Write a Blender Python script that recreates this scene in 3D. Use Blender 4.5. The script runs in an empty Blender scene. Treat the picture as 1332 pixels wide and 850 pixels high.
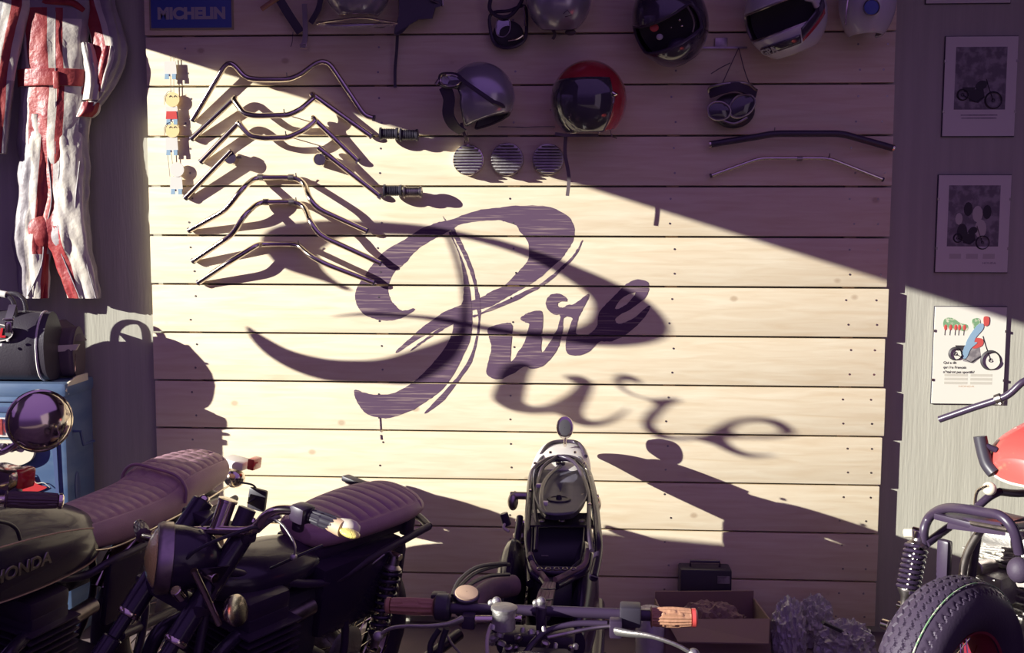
import bpy, bmesh, math, random
from mathutils import Vector as V, Matrix, noise
random.seed(7)
PI = math.pi
col = bpy.context.scene.collection
# ------------------------------------------------------------ camera
YAW, PITCH, ROLL, FPX = 0.05023743, 0.08476089, 0.00351449, 1280.0
CAM = V((0, -4.1, 1.63))
cy, sy = math.cos(YAW), math.sin(YAW)
FW = V((-sy*math.cos(PITCH), cy*math.cos(PITCH), -math.sin(PITCH)))
R0 = V((cy, sy, 0)); U0 = R0.cross(FW)
RT = R0*math.cos(ROLL)+U0*math.sin(ROLL); UP = -R0*math.sin(ROLL)+U0*math.cos(ROLL)
def ray(px, py): return FW + RT*((px-666)/FPX) - UP*((py-425)/FPX)
def at(px, py, Y):
    d = ray(px, py); return CAM + d*((Y-CAM.y)/d.y)
def fl(px, py, Z):
    d = ray(px, py); return CAM + d*((Z-CAM.z)/d.z)
cd = bpy.data.cameras.new('camera'); cam = bpy.data.objects.new('camera', cd); col.objects.link(cam)
cd.lens = FPX/1332*36; cd.sensor_width = 36; cd.clip_start = .05
m = Matrix((RT, UP, -FW)).transposed().to_4x4(); m.translation = CAM; cam.matrix_world = m
sc = bpy.context.scene; sc.camera = cam
sc.view_settings.view_transform = 'Standard'; sc.view_settings.look = 'None'
sc.view_settings.gamma = 1; sc.view_settings.use_curve_mapping = False; sc.view_settings.exposure = 0
# ------------------------------------------------------------ materials
def mk(name, c, rough=.6, metal=0, spec=.5, coat=0, bump=0, bscale=40, bstretch=(1,1,1), c2=None, cscale=6, cstretch=(1,1,1), cfac=(.4,.65), alpha=1, trans=0):
    m = bpy.data.materials.new(name); m.use_nodes = True; nt = m.node_tree; N = nt.nodes; L = nt.links
    b = N['Principled BSDF']
    b.inputs['Base Color'].default_value = (*c, 1); b.inputs['Roughness'].default_value = rough
    b.inputs['Metallic'].default_value = metal; b.inputs['Specular IOR Level'].default_value = spec
    b.inputs['Coat Weight'].default_value = coat; b.inputs['Coat Roughness'].default_value = .06
    b.inputs['Transmission Weight'].default_value = trans; b.inputs['Alpha'].default_value = alpha
    def tex(scale, stretch, detail=5):
        tc = N.new('ShaderNodeTexCoord'); mp = N.new('ShaderNodeMapping'); mp.inputs['Scale'].default_value = stretch
        n = N.new('ShaderNodeTexNoise'); n.inputs['Scale'].default_value = scale; n.inputs['Detail'].default_value = detail
        L.new(tc.outputs['Object'], mp.inputs['Vector']); L.new(mp.outputs['Vector'], n.inputs['Vector']); return n
    if c2:
        n = tex(cscale, cstretch); r = N.new('ShaderNodeMapRange')
        r.inputs['From Min'].default_value, r.inputs['From Max'].default_value = cfac
        x = N.new('ShaderNodeMix'); x.data_type = 'RGBA'
        x.inputs['A'].default_value = (*c, 1); x.inputs['B'].default_value = (*c2, 1)
        L.new(n.outputs['Fac'], r.inputs['Value']); L.new(r.outputs['Result'], x.inputs['Factor'])
        L.new(x.outputs['Result'], b.inputs['Base Color'])
    if bump:
        n = tex(bscale, bstretch); bp = N.new('ShaderNodeBump'); bp.inputs['Strength'].default_value = bump
        bp.inputs['Distance'].default_value = .01
        L.new(n.outputs['Fac'], bp.inputs['Height']); L.new(bp.outputs['Normal'], b.inputs['Normal'])
    return m
M = {}
M['wall'] = mk('painted_boarding', (.42,.405,.335), .75, spec=.2, bump=.14, bscale=9, bstretch=(12,1,1), c2=(.46,.445,.37), cscale=3, cstretch=(9,1,.5))
M['side'] = mk('dark_side_wall', (.10,.07,.12), .8)
M['floor'] = mk('worn_concrete', (.15,.115,.12), .6, c2=(.22,.17,.16), cscale=2.5, bump=.15, bscale=20)
M['chrome'] = mk('chrome', (.76,.68,.58), .13, 1)
M['steel'] = mk('brushed_steel', (.46,.41,.38), .35, 1, c2=(.28,.25,.25), cscale=20)
M['alu'] = mk('cast_aluminium', (.55,.53,.5), .45, .85, bump=.2, bscale=90, c2=(.4,.38,.36), cscale=15)
M['black'] = mk('black_paint', (.030,.019,.042), .24, 0, .4, coat=.25)
M['black_metal'] = mk('black_tube', (.042,.027,.055), .35, 0, .5, coat=.15)
M['rubber'] = mk('rubber', (.048,.032,.06), .62, 0, .5, bump=.1, bscale=120)
M['plastic'] = mk('dark_plastic', (.04,.035,.05), .4, 0, .5)
M['leather_seat'] = mk('brown_seat_leather', (.36,.215,.255), .5, 0, .4, bump=.12, bscale=260, c2=(.42,.25,.29), cscale=9)
M['black_leather'] = mk('black_leather', (.05,.042,.055), .33, 0, .6, bump=.12, bscale=180)
M['brown_grip'] = mk('brown_rubber_grip', (.42,.22,.13), .5, 0, .4, bump=.2, bscale=90)
M['dark_grip'] = mk('dark_brown_grip', (.10,.065,.07), .4, 0, .5)
M['red'] = mk('red_paint', (.52,.045,.05), .25, coat=.4)
M['red_lens'] = mk('red_lens', (.55,.03,.04), .12, coat=.8)
M['white'] = mk('white_paint', (.78,.75,.70), .35, coat=.2)
M['cream'] = mk('cream_paint', (.72,.66,.52), .4)
M['amber'] = mk('amber_lens', (.95,.82,.22), .08, 0, .8, coat=1, bump=.5, bscale=60, bstretch=(6,6,.3))
M['blue'] = mk('blue_enamel', (.085,.145,.27), .38, 0, .5, coat=.2, c2=(.14,.205,.32), cscale=5, cstretch=(1,1,3))
M['blue_dark'] = mk('dark_blue_enamel', (.07,.10,.22), .4)
M['rust_tank'] = mk('scuffed_red_tank', (.62,.08,.07), .3, coat=.5, c2=(.30,.16,.10), cscale=14, cfac=(.66,.72))
M['wleather'] = mk('worn_white_leather', (.66,.60,.50), .5, 0, .4, bump=.5, bscale=22, c2=(.50,.45,.42), cscale=7)
M['gleather'] = mk('grey_leather', (.34,.30,.31), .5, 0, .4, bump=.5, bscale=22, c2=(.24,.21,.23), cscale=7)
M['rleather'] = mk('red_leather', (.27,.018,.028), .45, 0, .4, bump=.7, bscale=22, c2=(.40,.07,.06), cscale=8)
M['silver'] = mk('silver_helmet', (.42,.40,.45), .25, .5, coat=.5)
M['red_helmet'] = mk('red_helmet', (.42,.03,.04), .2, coat=.8)
M['white_helmet'] = mk('white_helmet', (.55,.52,.56), .25, coat=.6)
M['black_helmet'] = mk('black_helmet', (.05,.04,.06), .15, coat=.9)
M['visor'] = mk('smoked_visor', (.05,.045,.06), .1, coat=1)
M['lining'] = mk('helmet_lining', (.05,.045,.055), .9)
M['strap'] = mk('leather_strap', (.12,.09,.10), .6)
M['paper'] = mk('poster_paper', (.72,.69,.60), .7)
M['print_dark'] = mk('dark_print', (.17,.15,.16), .7, c2=(.32,.29,.29), cscale=26, cfac=(.45,.6))
M['ink'] = mk('black_ink', (.04,.035,.04), .6)
M['green_ink'] = mk('green_ink', (.18,.33,.17), .7, c2=(.6,.6,.45), cscale=70, cfac=(.5,.6))
M['red_ink'] = mk('red_ink', (.55,.08,.07), .6)
M['blue_ink'] = mk('blue_ink', (.25,.38,.50), .6)
M['gold_ink'] = mk('tan_ink', (.55,.38,.25), .6)
M['grey_ink'] = mk('pale_grey_ink', (.55,.52,.44), .7)
M['sign_blue'] = mk('sign_blue', (.06,.10,.36), .4)
M['sign_text'] = mk('sign_lettering', (.42,.40,.40), .4)
M['sign_yellow'] = mk('sign_border', (.34,.28,.16), .4)
M['vinyl'] = mk('window_vinyl', (.03,.03,.03), .5)
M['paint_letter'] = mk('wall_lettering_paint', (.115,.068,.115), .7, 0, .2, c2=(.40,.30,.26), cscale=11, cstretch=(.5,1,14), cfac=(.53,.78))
M['cardboard'] = mk('cardboard', (.26,.17,.15), .8, c2=(.26,.18,.14), cscale=8)
M['bagfilm'] = mk('crumpled_plastic', (.42,.38,.42), .18, 0, .8, coat=.6, bump=1.0, bscale=22)
M['foam'] = mk('yellow_paper', (.80,.62,.30), .8)
M['skinny'] = mk('pale_paper', (.70,.66,.60), .8)
M['wire'] = mk('cable_tape', (.17,.12,.12), .6, c2=(.30,.20,.17), cscale=12)
def glass_mat():
    m = bpy.data.materials.new('window_glass'); m.use_nodes = True; nt = m.node_tree; nt.nodes.clear()
    o = nt.nodes.new('ShaderNodeOutputMaterial'); t = nt.nodes.new('ShaderNodeBsdfTransparent'); g = nt.nodes.new('ShaderNodeBsdfGlossy')
    g.inputs['Roughness'].default_value = .02; x = nt.nodes.new('ShaderNodeMixShader'); x.inputs[0].default_value = .05
    nt.links.new(t.outputs[0], x.inputs[1]); nt.links.new(g.outputs[0], x.inputs[2]); nt.links.new(x.outputs[0], o.inputs[0]); return m
M['glass'] = glass_mat()
def lens_mat(name, c, tr):
    m = bpy.data.materials.new(name); m.use_nodes = True; nt = m.node_tree; nt.nodes.clear()
    o = nt.nodes.new('ShaderNodeOutputMaterial'); t = nt.nodes.new('ShaderNodeBsdfTransparent'); t.inputs[0].default_value = (*c, 1)
    g = nt.nodes.new('ShaderNodeBsdfGlossy'); g.inputs['Roughness'].default_value = .08; x = nt.nodes.new('ShaderNodeMixShader'); x.inputs[0].default_value = 1-tr
    nt.links.new(t.outputs[0], x.inputs[1]); nt.links.new(g.outputs[0], x.inputs[2]); nt.links.new(x.outputs[0], o.inputs[0]); return m
M['goggle'] = lens_mat('goggle_lens', (.5,.5,.55), .6)
def wood_mat():
    m = bpy.data.materials.new('pine_planks'); m.use_nodes = True; nt = m.node_tree; N = nt.nodes; L = nt.links; b = N['Principled BSDF']
    b.inputs['Roughness'].default_value = .65; b.inputs['Specular IOR Level'].default_value = .25
    tc = N.new('ShaderNodeTexCoord'); geo = N.new('ShaderNodeNewGeometry')
    add = N.new('ShaderNodeVectorMath'); add.operation = 'MULTIPLY_ADD'; add.inputs[1].default_value = (7,0,3)
    L.new(geo.outputs['Random Per Island'], add.inputs[0]); L.new(tc.outputs['Object'], add.inputs[2])
    mp = N.new('ShaderNodeMapping'); mp.inputs['Scale'].default_value = (.8,1,9)
    n = N.new('ShaderNodeTexNoise'); n.inputs['Scale'].default_value = 5; n.inputs['Detail'].default_value = 7; n.inputs['Distortion'].default_value = .6
    L.new(add.outputs[0], mp.inputs['Vector']); L.new(mp.outputs[0], n.inputs['Vector'])
    r = N.new('ShaderNodeValToRGB'); e = r.color_ramp.elements
    e[0].position = .25; e[0].color = (.72,.585,.39,1); e[1].position = .7; e[1].color = (.83,.735,.54,1)
    L.new(n.outputs['Fac'], r.inputs['Fac'])
    # knots
    mp2 = N.new('ShaderNodeMapping'); mp2.inputs['Scale'].default_value = (1,.01,1.35)
    vo = N.new('ShaderNodeTexVoronoi'); vo.inputs['Scale'].default_value = 4.2
    L.new(add.outputs[0], mp2.inputs['Vector']); L.new(mp2.outputs[0], vo.inputs['Vector'])
    mr = N.new('ShaderNodeMapRange'); mr.inputs['From Min'].default_value = .085; mr.inputs['From Max'].default_value = .04
    L.new(vo.outputs['Distance'], mr.inputs['Value'])
    sx = N.new('ShaderNodeSeparateColor'); L.new(vo.outputs['Color'], sx.inputs[0])
    gt = N.new('ShaderNodeMath'); gt.operation = 'GREATER_THAN'; gt.inputs[1].default_value = .30; L.new(sx.outputs[0], gt.inputs[0])
    mu = N.new('ShaderNodeMath'); mu.operation = 'MULTIPLY'; L.new(mr.outputs[0], mu.inputs[0]); L.new(gt.outputs[0], mu.inputs[1])
    m2 = N.new('ShaderNodeMath'); m2.operation = 'MULTIPLY'; m2.inputs[1].default_value = .50; L.new(mu.outputs[0], m2.inputs[0])
    x = N.new('ShaderNodeMix'); x.data_type = 'RGBA'; x.inputs['B'].default_value = (.36,.22,.12,1)
    L.new(m2.outputs[0], x.inputs['Factor']); L.new(r.outputs[0], x.inputs['A']); L.new(x.outputs['Result'], b.inputs['Base Color'])
    bp = N.new('ShaderNodeBump'); bp.inputs['Strength'].default_value = .18; bp.inputs['Distance'].default_value = .004
    L.new(n.outputs['Fac'], bp.inputs['Height']); L.new(bp.outputs['Normal'], b.inputs['Normal']); return m
M['wood'] = wood_mat()
# ------------------------------------------------------------ helpers
def catmull(pts, k=6, closed=False):
    P = [V(p) for p in pts]; n = len(P)
    if n < 3 or k < 2: return P
    out = []
    rng = range(n) if closed else range(n-1)
    for i in rng:
        if closed: a, b, c, d = P[i-1], P[i], P[(i+1) % n], P[(i+2) % n]
        else: a, b, c, d = P[max(i-1,0)], P[i], P[i+1], P[min(i+2,n-1)]
        for j in range(k):
            t = j/k
            out.append(.5*((2*b)+(c-a)*t+(2*a-5*b+4*c-d)*t*t+(3*b-a-3*c+d)*t**3))
    if not closed: out.append(P[-1])
    return out
def fillet(pts, r, k=5):
    """polyline with rounded corners of radius-like length r"""
    P = [V(p) for p in pts]; out = [P[0]]
    for i in range(1, len(P)-1):
        a, b, c = P[i-1], P[i], P[i+1]; la, lc = (a-b).length, (c-b).length
        ra = min(r, la*.45); rc = min(r, lc*.45)
        p, q = b+(a-b).normalized()*ra, b+(c-b).normalized()*rc
        for j in range(k+1):
            t = j/k; out.append(p*(1-t)**2+b*2*t*(1-t)+q*t*t)
    out.append(P[-1]); return out
class G:
    def __init__(s, X=None): s.bm = bmesh.new(); s.X = X
    def ring_mesh(s, rings, closed_u=True, cap=True, closed_v=False):
        vs = [[s.bm.verts.new(p) for p in r] for r in rings]; n = len(rings[0]); fs = []
        R = len(vs)
        for i in range(R if closed_v else R-1):
            A, B = vs[i], vs[(i+1) % R]
            for j in range(n if closed_u else n-1):
                k = (j+1) % n
                try: fs.append((i, j, s.bm.faces.new((A[j], A[k], B[k], B[j]))))
                except ValueError: pass
        if cap and not closed_v and closed_u:
            for r in (vs[0][::-1], vs[-1]):
                try: s.bm.faces.new(r)
                except ValueError: pass
        return fs
    def box(s, c, size, R=None, bev=0):
        c = V(c); hx, hy, hz = [d/2 for d in size]
        t = bmesh.new(); bmesh.ops.create_cube(t, size=1)
        for v in t.verts: v.co = V((v.co.x*2*hx, v.co.y*2*hy, v.co.z*2*hz))
        if bev: bmesh.ops.bevel(t, geom=t.edges[:], offset=bev, segments=2, profile=.6, affect='EDGES')
        for v in t.verts: v.co = c + (R @ v.co if R else v.co)
        s.merge(t); return s
    def merge(s, t):
        mp = {v: s.bm.verts.new(v.co) for v in t.verts}
        for f in t.faces:
            try: s.bm.faces.new([mp[v] for v in f.verts])
            except ValueError: pass
        t.free()
    def tube(s, pts, r, n=10, closed=False, cap=True, flat=1.0):
        P = [V(p) for p in pts]; m = len(P)
        rr = r if isinstance(r, (list, tuple)) else [r]*m
        T = []
        for i in range(m):
            a = P[i-1] if (i or closed) else P[0]; b = P[(i+1) % m] if (i < m-1 or closed) else P[-1]
            d = (b-a); T.append(d.normalized() if d.length > 1e-9 else V((0,0,1)))
        u = T[0].orthogonal().normalized(); rings = []
        for i in range(m):
            u = (u - T[i]*u.dot(T[i])); u = u.normalized() if u.length > 1e-6 else T[i].orthogonal().normalized()
            w = T[i].cross(u)
            rings.append([P[i]+(u*math.cos(2*PI*j/n)+w*math.sin(2*PI*j/n)*flat)*rr[i] for j in range(n)])
        s.ring_mesh(rings, cap=cap and not closed, closed_v=closed); return s
    def ribbon(s, pts, w, th, side):
        P = [V(p) for p in pts]; rings = []; side = V(side).normalized()
        for i, p in enumerate(P):
            t = (P[min(i+1,len(P)-1)]-P[max(i-1,0)]).normalized(); sd = (side-t*side.dot(t)).normalized(); nn = t.cross(sd)
            rings.append([p+sd*w/2+nn*th/2, p-sd*w/2+nn*th/2, p-sd*w/2-nn*th/2, p+sd*w/2-nn*th/2])
        s.ring_mesh(rings); return s
    def lathe(s, prof, O, ax, n=32, cap=True, sc=(1,1)):
        O = V(O); ax = V(ax).normalized(); u = ax.orthogonal().normalized()
        if abs(ax.z) < .95:
            u = V((0,0,1)).cross(ax).normalized()
        w = ax.cross(u)
        rings = [[O+ax*h+(u*math.cos(2*PI*j/n)*sc[0]+w*math.sin(2*PI*j/n)*sc[1])*max(r,1e-4) for j in range(n)] for h, r in prof]
        s.ring_mesh(rings, cap=cap); return s
    def cyl(s, a, b, r, n=16, bev=.12):
        a, b = V(a), V(b); L = (b-a).length; e = min(r*bev, L*.3)
        s.lathe([(0,r-e),(e,r),(L-e,r),(L,r-e)], a, b-a, n); return s
    def ell(s, c, rad, R=None, n=24, m=14):
        c = V(c); rings = []
        for i in range(m+1):
            t = -PI/2+PI*i/m; z = math.sin(t); q = max(math.cos(t), 1e-3)
            ring = []
            for j in range(n):
                p = V((rad[0]*q*math.cos(2*PI*j/n), rad[1]*q*math.sin(2*PI*j/n), rad[2]*z)); ring.append(c+(R @ p if R else p))
            rings.append(ring)
        s.ring_mesh(rings); return s
    def prism(s, poly, th):
        """closed planar polygon (list of V) thickened by vector th"""
        A = [s.bm.verts.new(p) for p in poly]; B = [s.bm.verts.new(V(p)+V(th)) for p in poly]; n = len(A)
        s.bm.faces.new(A[::-1]); s.bm.faces.new(B)
        for i in range(n): s.bm.faces.new((A[i], A[(i+1) % n], B[(i+1) % n], B[i]))
        return s
    def build(s, name, mat, parent=None, smooth=True, angle=40, kind=None, org=None):
        bm = s.bm
        if s.X is not None: bmesh.ops.transform(bm, matrix=s.X, verts=bm.verts)
        bmesh.ops.remove_doubles(bm, verts=bm.verts, dist=1e-6)
        bmesh.ops.recalc_face_normals(bm, faces=bm.faces)
        o0 = off(parent) if parent else (V(org) if org else V((0,0,0)))
        if o0.length: bmesh.ops.translate(bm, verts=bm.verts, vec=-o0)
        me = bpy.data.meshes.new(name); 
        if smooth:
            for f in bm.faces: f.smooth = True
            for e in bm.edges:
                if len(e.link_faces) == 2 and e.calc_face_angle(0) > math.radians(angle): e.smooth = False
        bm.to_mesh(me); bm.free()
        for mm in (mat if isinstance(mat, (list, tuple)) else [mat]): me.materials.append(mm)
        o = bpy.data.objects.new(name, me); col.objects.link(o)
        if parent: o.parent = parent
        else: o.location = o0
        OFF[o.name] = o0
        if kind: o['kind'] = kind
        return o
OFF = {}
def off(p): return OFF[p.name]
def tag(o, label, cat, group=None):
    o['label'] = label; o['category'] = cat
    if group: o['group'] = group
    return o
def thing(name, label, cat, loc, group=None):
    o = bpy.data.objects.new(name, None); col.objects.link(o); o.location = loc; o.empty_display_size = .1
    OFF[o.name] = V(loc); return tag(o, label, cat, group)
def fill2d(shape, holes, mapf, k=5, jit=0, closed_cat=True):
    """outline (pixel pairs on a surface) to a filled bmesh, points mapped by mapf(x, y) -> V"""
    cu = bpy.data.curves.new('tmp', 'CURVE'); cu.dimensions = '2D'; cu.fill_mode = 'FRONT'
    for q in [shape]+holes:
        P = catmull([(a, -b, 0) for a, b in q], k, True)
        if jit: P = [p+V((noise.noise(p*.35), noise.noise(p*.35+V((9,3,5))), 0))*jit + V((random.uniform(-1,1), random.uniform(-1,1), 0))*jit*.35 for p in P]
        sp = cu.splines.new('POLY'); sp.points.add(len(P)-1)
        for i, p in enumerate(P): sp.points[i].co = (p.x, p.y, 0, 1)
        sp.use_cyclic_u = True
    ob = bpy.data.objects.new('tmp', cu); col.objects.link(ob)
    dg = bpy.context.evaluated_depsgraph_get(); dg.update(); me = bpy.data.meshes.new_from_object(ob.evaluated_get(dg))
    bm = bmesh.new(); bm.from_mesh(me)
    for v in bm.verts: v.co = mapf(v.co.x, -v.co.y)
    bpy.data.objects.remove(ob); bpy.data.curves.remove(cu); bpy.data.meshes.remove(me)
    return bm
def text_mesh(txt, size, M4, ext=.001, bold=0, sx=1, shear=0, align='CENTER'):
    cu = bpy.data.curves.new('tmp', 'FONT'); cu.body = txt; cu.size = size; cu.extrude = ext; cu.offset = bold; cu.align_x = align; cu.align_y = 'CENTER'; cu.shear = shear
    ob = bpy.data.objects.new('tmp', cu); col.objects.link(ob)
    dg = bpy.context.evaluated_depsgraph_get(); dg.update(); me = bpy.data.meshes.new_from_object(ob.evaluated_get(dg))
    g = G(); g.bm.from_mesh(me)
    for v in g.bm.verts: v.co = M4 @ V((v.co.x*sx, v.co.y, v.co.z))
    bpy.data.objects.remove(ob); bpy.data.curves.remove(cu); bpy.data.meshes.remove(me); return g
def basis(O, x, y):
    x = V(x).normalized(); y = V(y); y = (y-x*y.dot(x)).normalized(); z = x.cross(y)
    m = Matrix((x, y, z)).transposed().to_4x4(); m.translation = V(O); return m
# ------------------------------------------------------------ setting
PY = -.04           # front face of the planks
SUN = V((2.2, 1, -.684)); XW = -2.95; YB = -6.2; YE = -6.2
g = G(); g.box((0,-3.1,-.05), (6.5,6.6,.1)); g.build('floor', M['floor'], kind='structure')
g = G(); g.box((0,.05,1.55), (6.3,.1,3.1)); g.build('wall_back', M['wall'], kind='structure')
g = G(); g.box((3.25,-3.1,1.55), (.1,6.2,3.1)); g.build('wall_right', M['side'], kind='structure')
g = G(); g.box((0,-.35,3.15), (6.6,.9,.1)); g.build('ceiling', mk('ceiling_paint',(.12,.09,.13),.8), kind='structure')
# left wall with the shop window: raked sill, its outline made up to shade the bikes
TOP = 2.82
sill = [(-.417,.3),(-1.13,.3),(-1.2,1.25),(-1.5,1.41),(-1.95,1.64),(-2.08,1.76),(-2.3,1.87),(-2.6,1.74),(-2.8,1.62),(-3.1,1.66),(-3.3,1.70),(-3.6,1.70)]
g = G()
def wp(poly): g.prism([V((XW-.05,a,b)) for a, b in poly], (.05,0,0))
wp([(0,0),(-.417,0),(-.417,3.1),(0,3.1)]); wp([(-.417,TOP),(-3.6,TOP),(-3.6,3.1),(-.417,3.1)]); wp([(0,3.1),(-6.2,3.1),(-6.2,6.4),(0,6.4)]); wp([(-3.6,0),(-6.2,0),(-6.2,3.1),(-3.6,3.1)])  # band above ceiling height is added to block sun over the wall
for (a, b), (c, d) in zip(sill, sill[1:]): wp([(a,0),(c,0),(c,d),(a,b)])
g.build('wall_left', M['side'], kind='structure', smooth=False)
g = G(); g.prism([V((XW-.018,a,b)) for a, b in sill+[(-3.6,TOP),(-.417,TOP)]], (.004,0,0)); win = g.build('window_1', M['glass'], kind='structure', smooth=False)
# wooden plank panel
g = G(); PXL, PXR = -1.722, 1.322
for i in range(-1, 12):
    zt = 2.4736-.2041*i; zb = zt-.2041
    if i == 11: zb = .035
    jl, jr = random.uniform(-.004,.004), random.uniform(-.006,.006)
    cx = (PXL+jl+PXR+jr)/2
    g.box((cx, PY+.0125, (zt+zb)/2), (PXR+jr-PXL-jl, .025, zt-zb-.008), bev=.0025)
panel = thing('plank_panel', 'wall panel of pale horizontal pine planks behind the motorcycles', 'wood panel', ((PXL+PXR)/2, -.02, .035))
nface = len(g.bm.faces)
for i in range(-1, 12):
    for x in (-1.55,-.75,-.2,.45,1.17,1.28):
        for dz in (.05,.15):
            g.lathe([(0,.0045),(.0012,.004)], (x+random.uniform(-.015,.015), PY, 2.4736-.2041*i-dz), (0,-1,0), 8)
for k, f in enumerate(g.bm.faces):
    if k >= nface: f.material_index = 1
g.build('planks', [M['wood'], M['steel']], panel, angle=30)
for x in (-1.55,-.75,-.2,.45,1.17):
    g = G(); g.box((x, -.009, 1.35), (.05,.012,2.6)); g.build('batten', M['wood'], panel)
# lettering outlines (x, y) on the panel
P_BOWL = [(575,281),(582,287),(605,279),(626,273),(650,270),(671,267.7),(706,268),(727,274),(741,283.5),(747,296),(746.5,310),(739.5,324),(729,338),(713,352),(699,364),(686.5,372),(671,380.6),(655,390),(640,398),(626,402),(615,404),(600,411),(594,418),(574,428),(554,442),(534,457),(536,452),(550,434),(570,421),(590,411),(588,409),(570,421),(550,436),(536,446),(519,458),(516,456),(534,440),(548,427),(562,417),(578,406),(600,397),(612,392),(626,387),(639,379),(655,372),(674,354),(686.5,338),(688,321),(685,312),(676,301),(672,294),(658,289),(648,286.5),(623,288),(600,291.5),(590,297),(573.6,306.5),(556,316),(538,329),(528,342),(515,352),(508,363),(505,377),(508,389.5),(513.5,396.5),(520,403),(529,404),(538,401),(539,404),(528,411),(516,416),(500,417.4),(484,414),(472,408),(464,396),(462,386),(463,377),(468,368),(476.5,356),(485,343.6),(496,331),(510,320.6),(526,312),(547,298.5),(568,290),(580,286.5)]
P_BOWL = [p for i, p in enumerate(P_BOWL) if not (22 <= i <= 32)]
P_BRUSH = [(600,409),(590,413),(570,421),(550,434),(536,446),(519,458),(516,456),(534,440),(548,427),(562,417),(578,406),(598,399)]
P_BRUSH2 = [(598,414),(594,419),(578,428),(562,438),(546,449),(534,457),(538,452),(554,440),(574,426),(590,416)]
P_STEM = [(584,303),(590,315),(595,326),(600,342),(603,365),(603,384),(600,398),(596,408),(590,420),(588,434),(578,454),(562,474),(546,490),(534,500),(514,511),(490,513.6),(474,511),(462,507),(461,514),(466,526),(476,538),(490,543),(504,544.4),(520,540),(538,533),(558,520),(574,508),(588,490),(600,468),(610,446),(614,428),(614,410),(613,392),(610.6,373.6),(607,356),(600,335),(591,315),(587,303)]
P_THIN = [(589.5,296),(600,315),(609,335),(616,354),(620,372),(624,388),(625,400),(625,412),(623,432),(618,456),(612,474),(598,494),(578,520),(556,537),(553,536),(570,518),(590,496),(606,474),(615,454),(621,428),(622,412),(619,398),(617,374),(612,356),(605,338),(596.5,320.6),(587,302)]
P_EDGE = [(757,312.6),(750,326),(738,340),(720,356),(702,370),(679,380.6),(658,391),(640,399),(624,408),(615,410),(616,413),(626,409),(660,396),(688,382),(712,368),(728,354),(736,347),(750,331),(757,316)]
P_URE = [(634,429),(642,424),(660,420),(666,423),(666,436),(664,470),(674,458),(682,446),(686,432),(688,422),(682,419),(677,415),(680,411),(690,406),(702,404.4),(706,410),(705,430),(704,458),(712,450),(722,434),(728,418),(728,410),(720,409),(712,402),(710,392),(716,384),(726,381.6),(736,387),(737.6,392),(730,392.5),(725,395),(726,399),(732,400.4),(738,397),(748,395),(764,383),(766,386),(758,402),(753,412),(750,422),(750,434),(760,438),(776,426),(778,410),(786,398),(800,384),(812,372),(826,364),(840,365.6),(844,372),(840,386),(824,400),(802,413),(802,420),(808,421),(824,414),(843,398),(845,402),(836,416),(816,434),(796,444),(780,445),(768,456),(754,462.6),(740,461),(735.6,452),(738,436),(742,422),(744,413.5),(733,413.6),(732,430),(728,446),(720,462),(706,476),(692,480),(682,477),(668,486),(654,492.4),(642,493),(633,486),(635,470),(639,456),(637,442)]
P_EHOLE = [(826,380.4),(812,386),(801,398),(802,402),(812,398),(824,386)]
gl = G()
def onpanel(x, y): 
    p = at(x, y, PY); p.y = PY-.0006-LY[0]; return p
LY = [0]
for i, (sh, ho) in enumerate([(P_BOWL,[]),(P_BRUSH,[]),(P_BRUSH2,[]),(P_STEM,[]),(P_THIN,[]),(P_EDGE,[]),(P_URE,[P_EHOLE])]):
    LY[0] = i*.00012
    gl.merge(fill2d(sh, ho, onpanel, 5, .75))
for i in range(0, 12):     # nothing is painted in the gaps between planks
    z = 2.4736-.2041*i
    for dz in (-.004, .004):
        bmesh.ops.bisect_plane(gl.bm, geom=gl.bm.verts[:]+gl.bm.edges[:]+gl.bm.faces[:], plane_co=(0,0,z+dz), plane_no=(0,0,1), dist=1e-7)
    kill = [f for f in gl.bm.faces if abs(f.calc_center_median().z-z) < .004]
    bmesh.ops.delete(gl.bm, geom=kill, context='FACES')
gl.tube([at(494,544,PY-.001), at(494.5,552,PY-.001), at(495,562,PY-.001)], .0022, 5); gl.tube([at(495,566,PY-.001), at(495.5,572,PY-.001)], .003, 5)
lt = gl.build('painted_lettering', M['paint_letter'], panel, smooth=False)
lt['label'] = 'dark brushed script word painted across the planks'
# vinyl lettering on the shop window
def onwin(x, y):
    p = at(x, y, PY); t = (p.x-XW)/SUN.x; return V((XW-.010+LY[0], p.y-t, p.z+.684*t))
S_BOWL = [(344,318),(345,306),(366,294),(412,287.5),(473,287.5),(534,291),(580,297),(626,307),(653,312),(706,328),(750,345),(800,366.5),(843,390),(867,412),(875,432),(858,445),(821,451),(783,450.5),(740,446),(700,441),(640,432),(580,420),(534,414),(473,411),(433,413),(473,407),(534,409),(580,413),(614,420),(640,424),(678,430),(734,430),(764,420),(773.6,405),(772,390),(760,377),(726.6,354.6),(685,334),(640,319),(601,310),(549,307),(488,305),(448,309),(427,321),(419,331),(423,350),(442,367),(461,376),(452,378),(427,367),(372,349),(350.6,330)]
S_SW = [(324.6,425),(344.5,437),(381,456),(427,467),(473,469),(503.5,466),(534,457),(583,440),(600,425),(604,395),(600,365),(594,340),(588,322),(582,305),(588,305),(595,320),(602,340),(609,365),(612,395),(613,425),(611,442),(595,468),(565,490),(534,500),(491,498.5),(442,497),(412,491.5),(381,480),(350.6,462),(329,440)]
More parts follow.
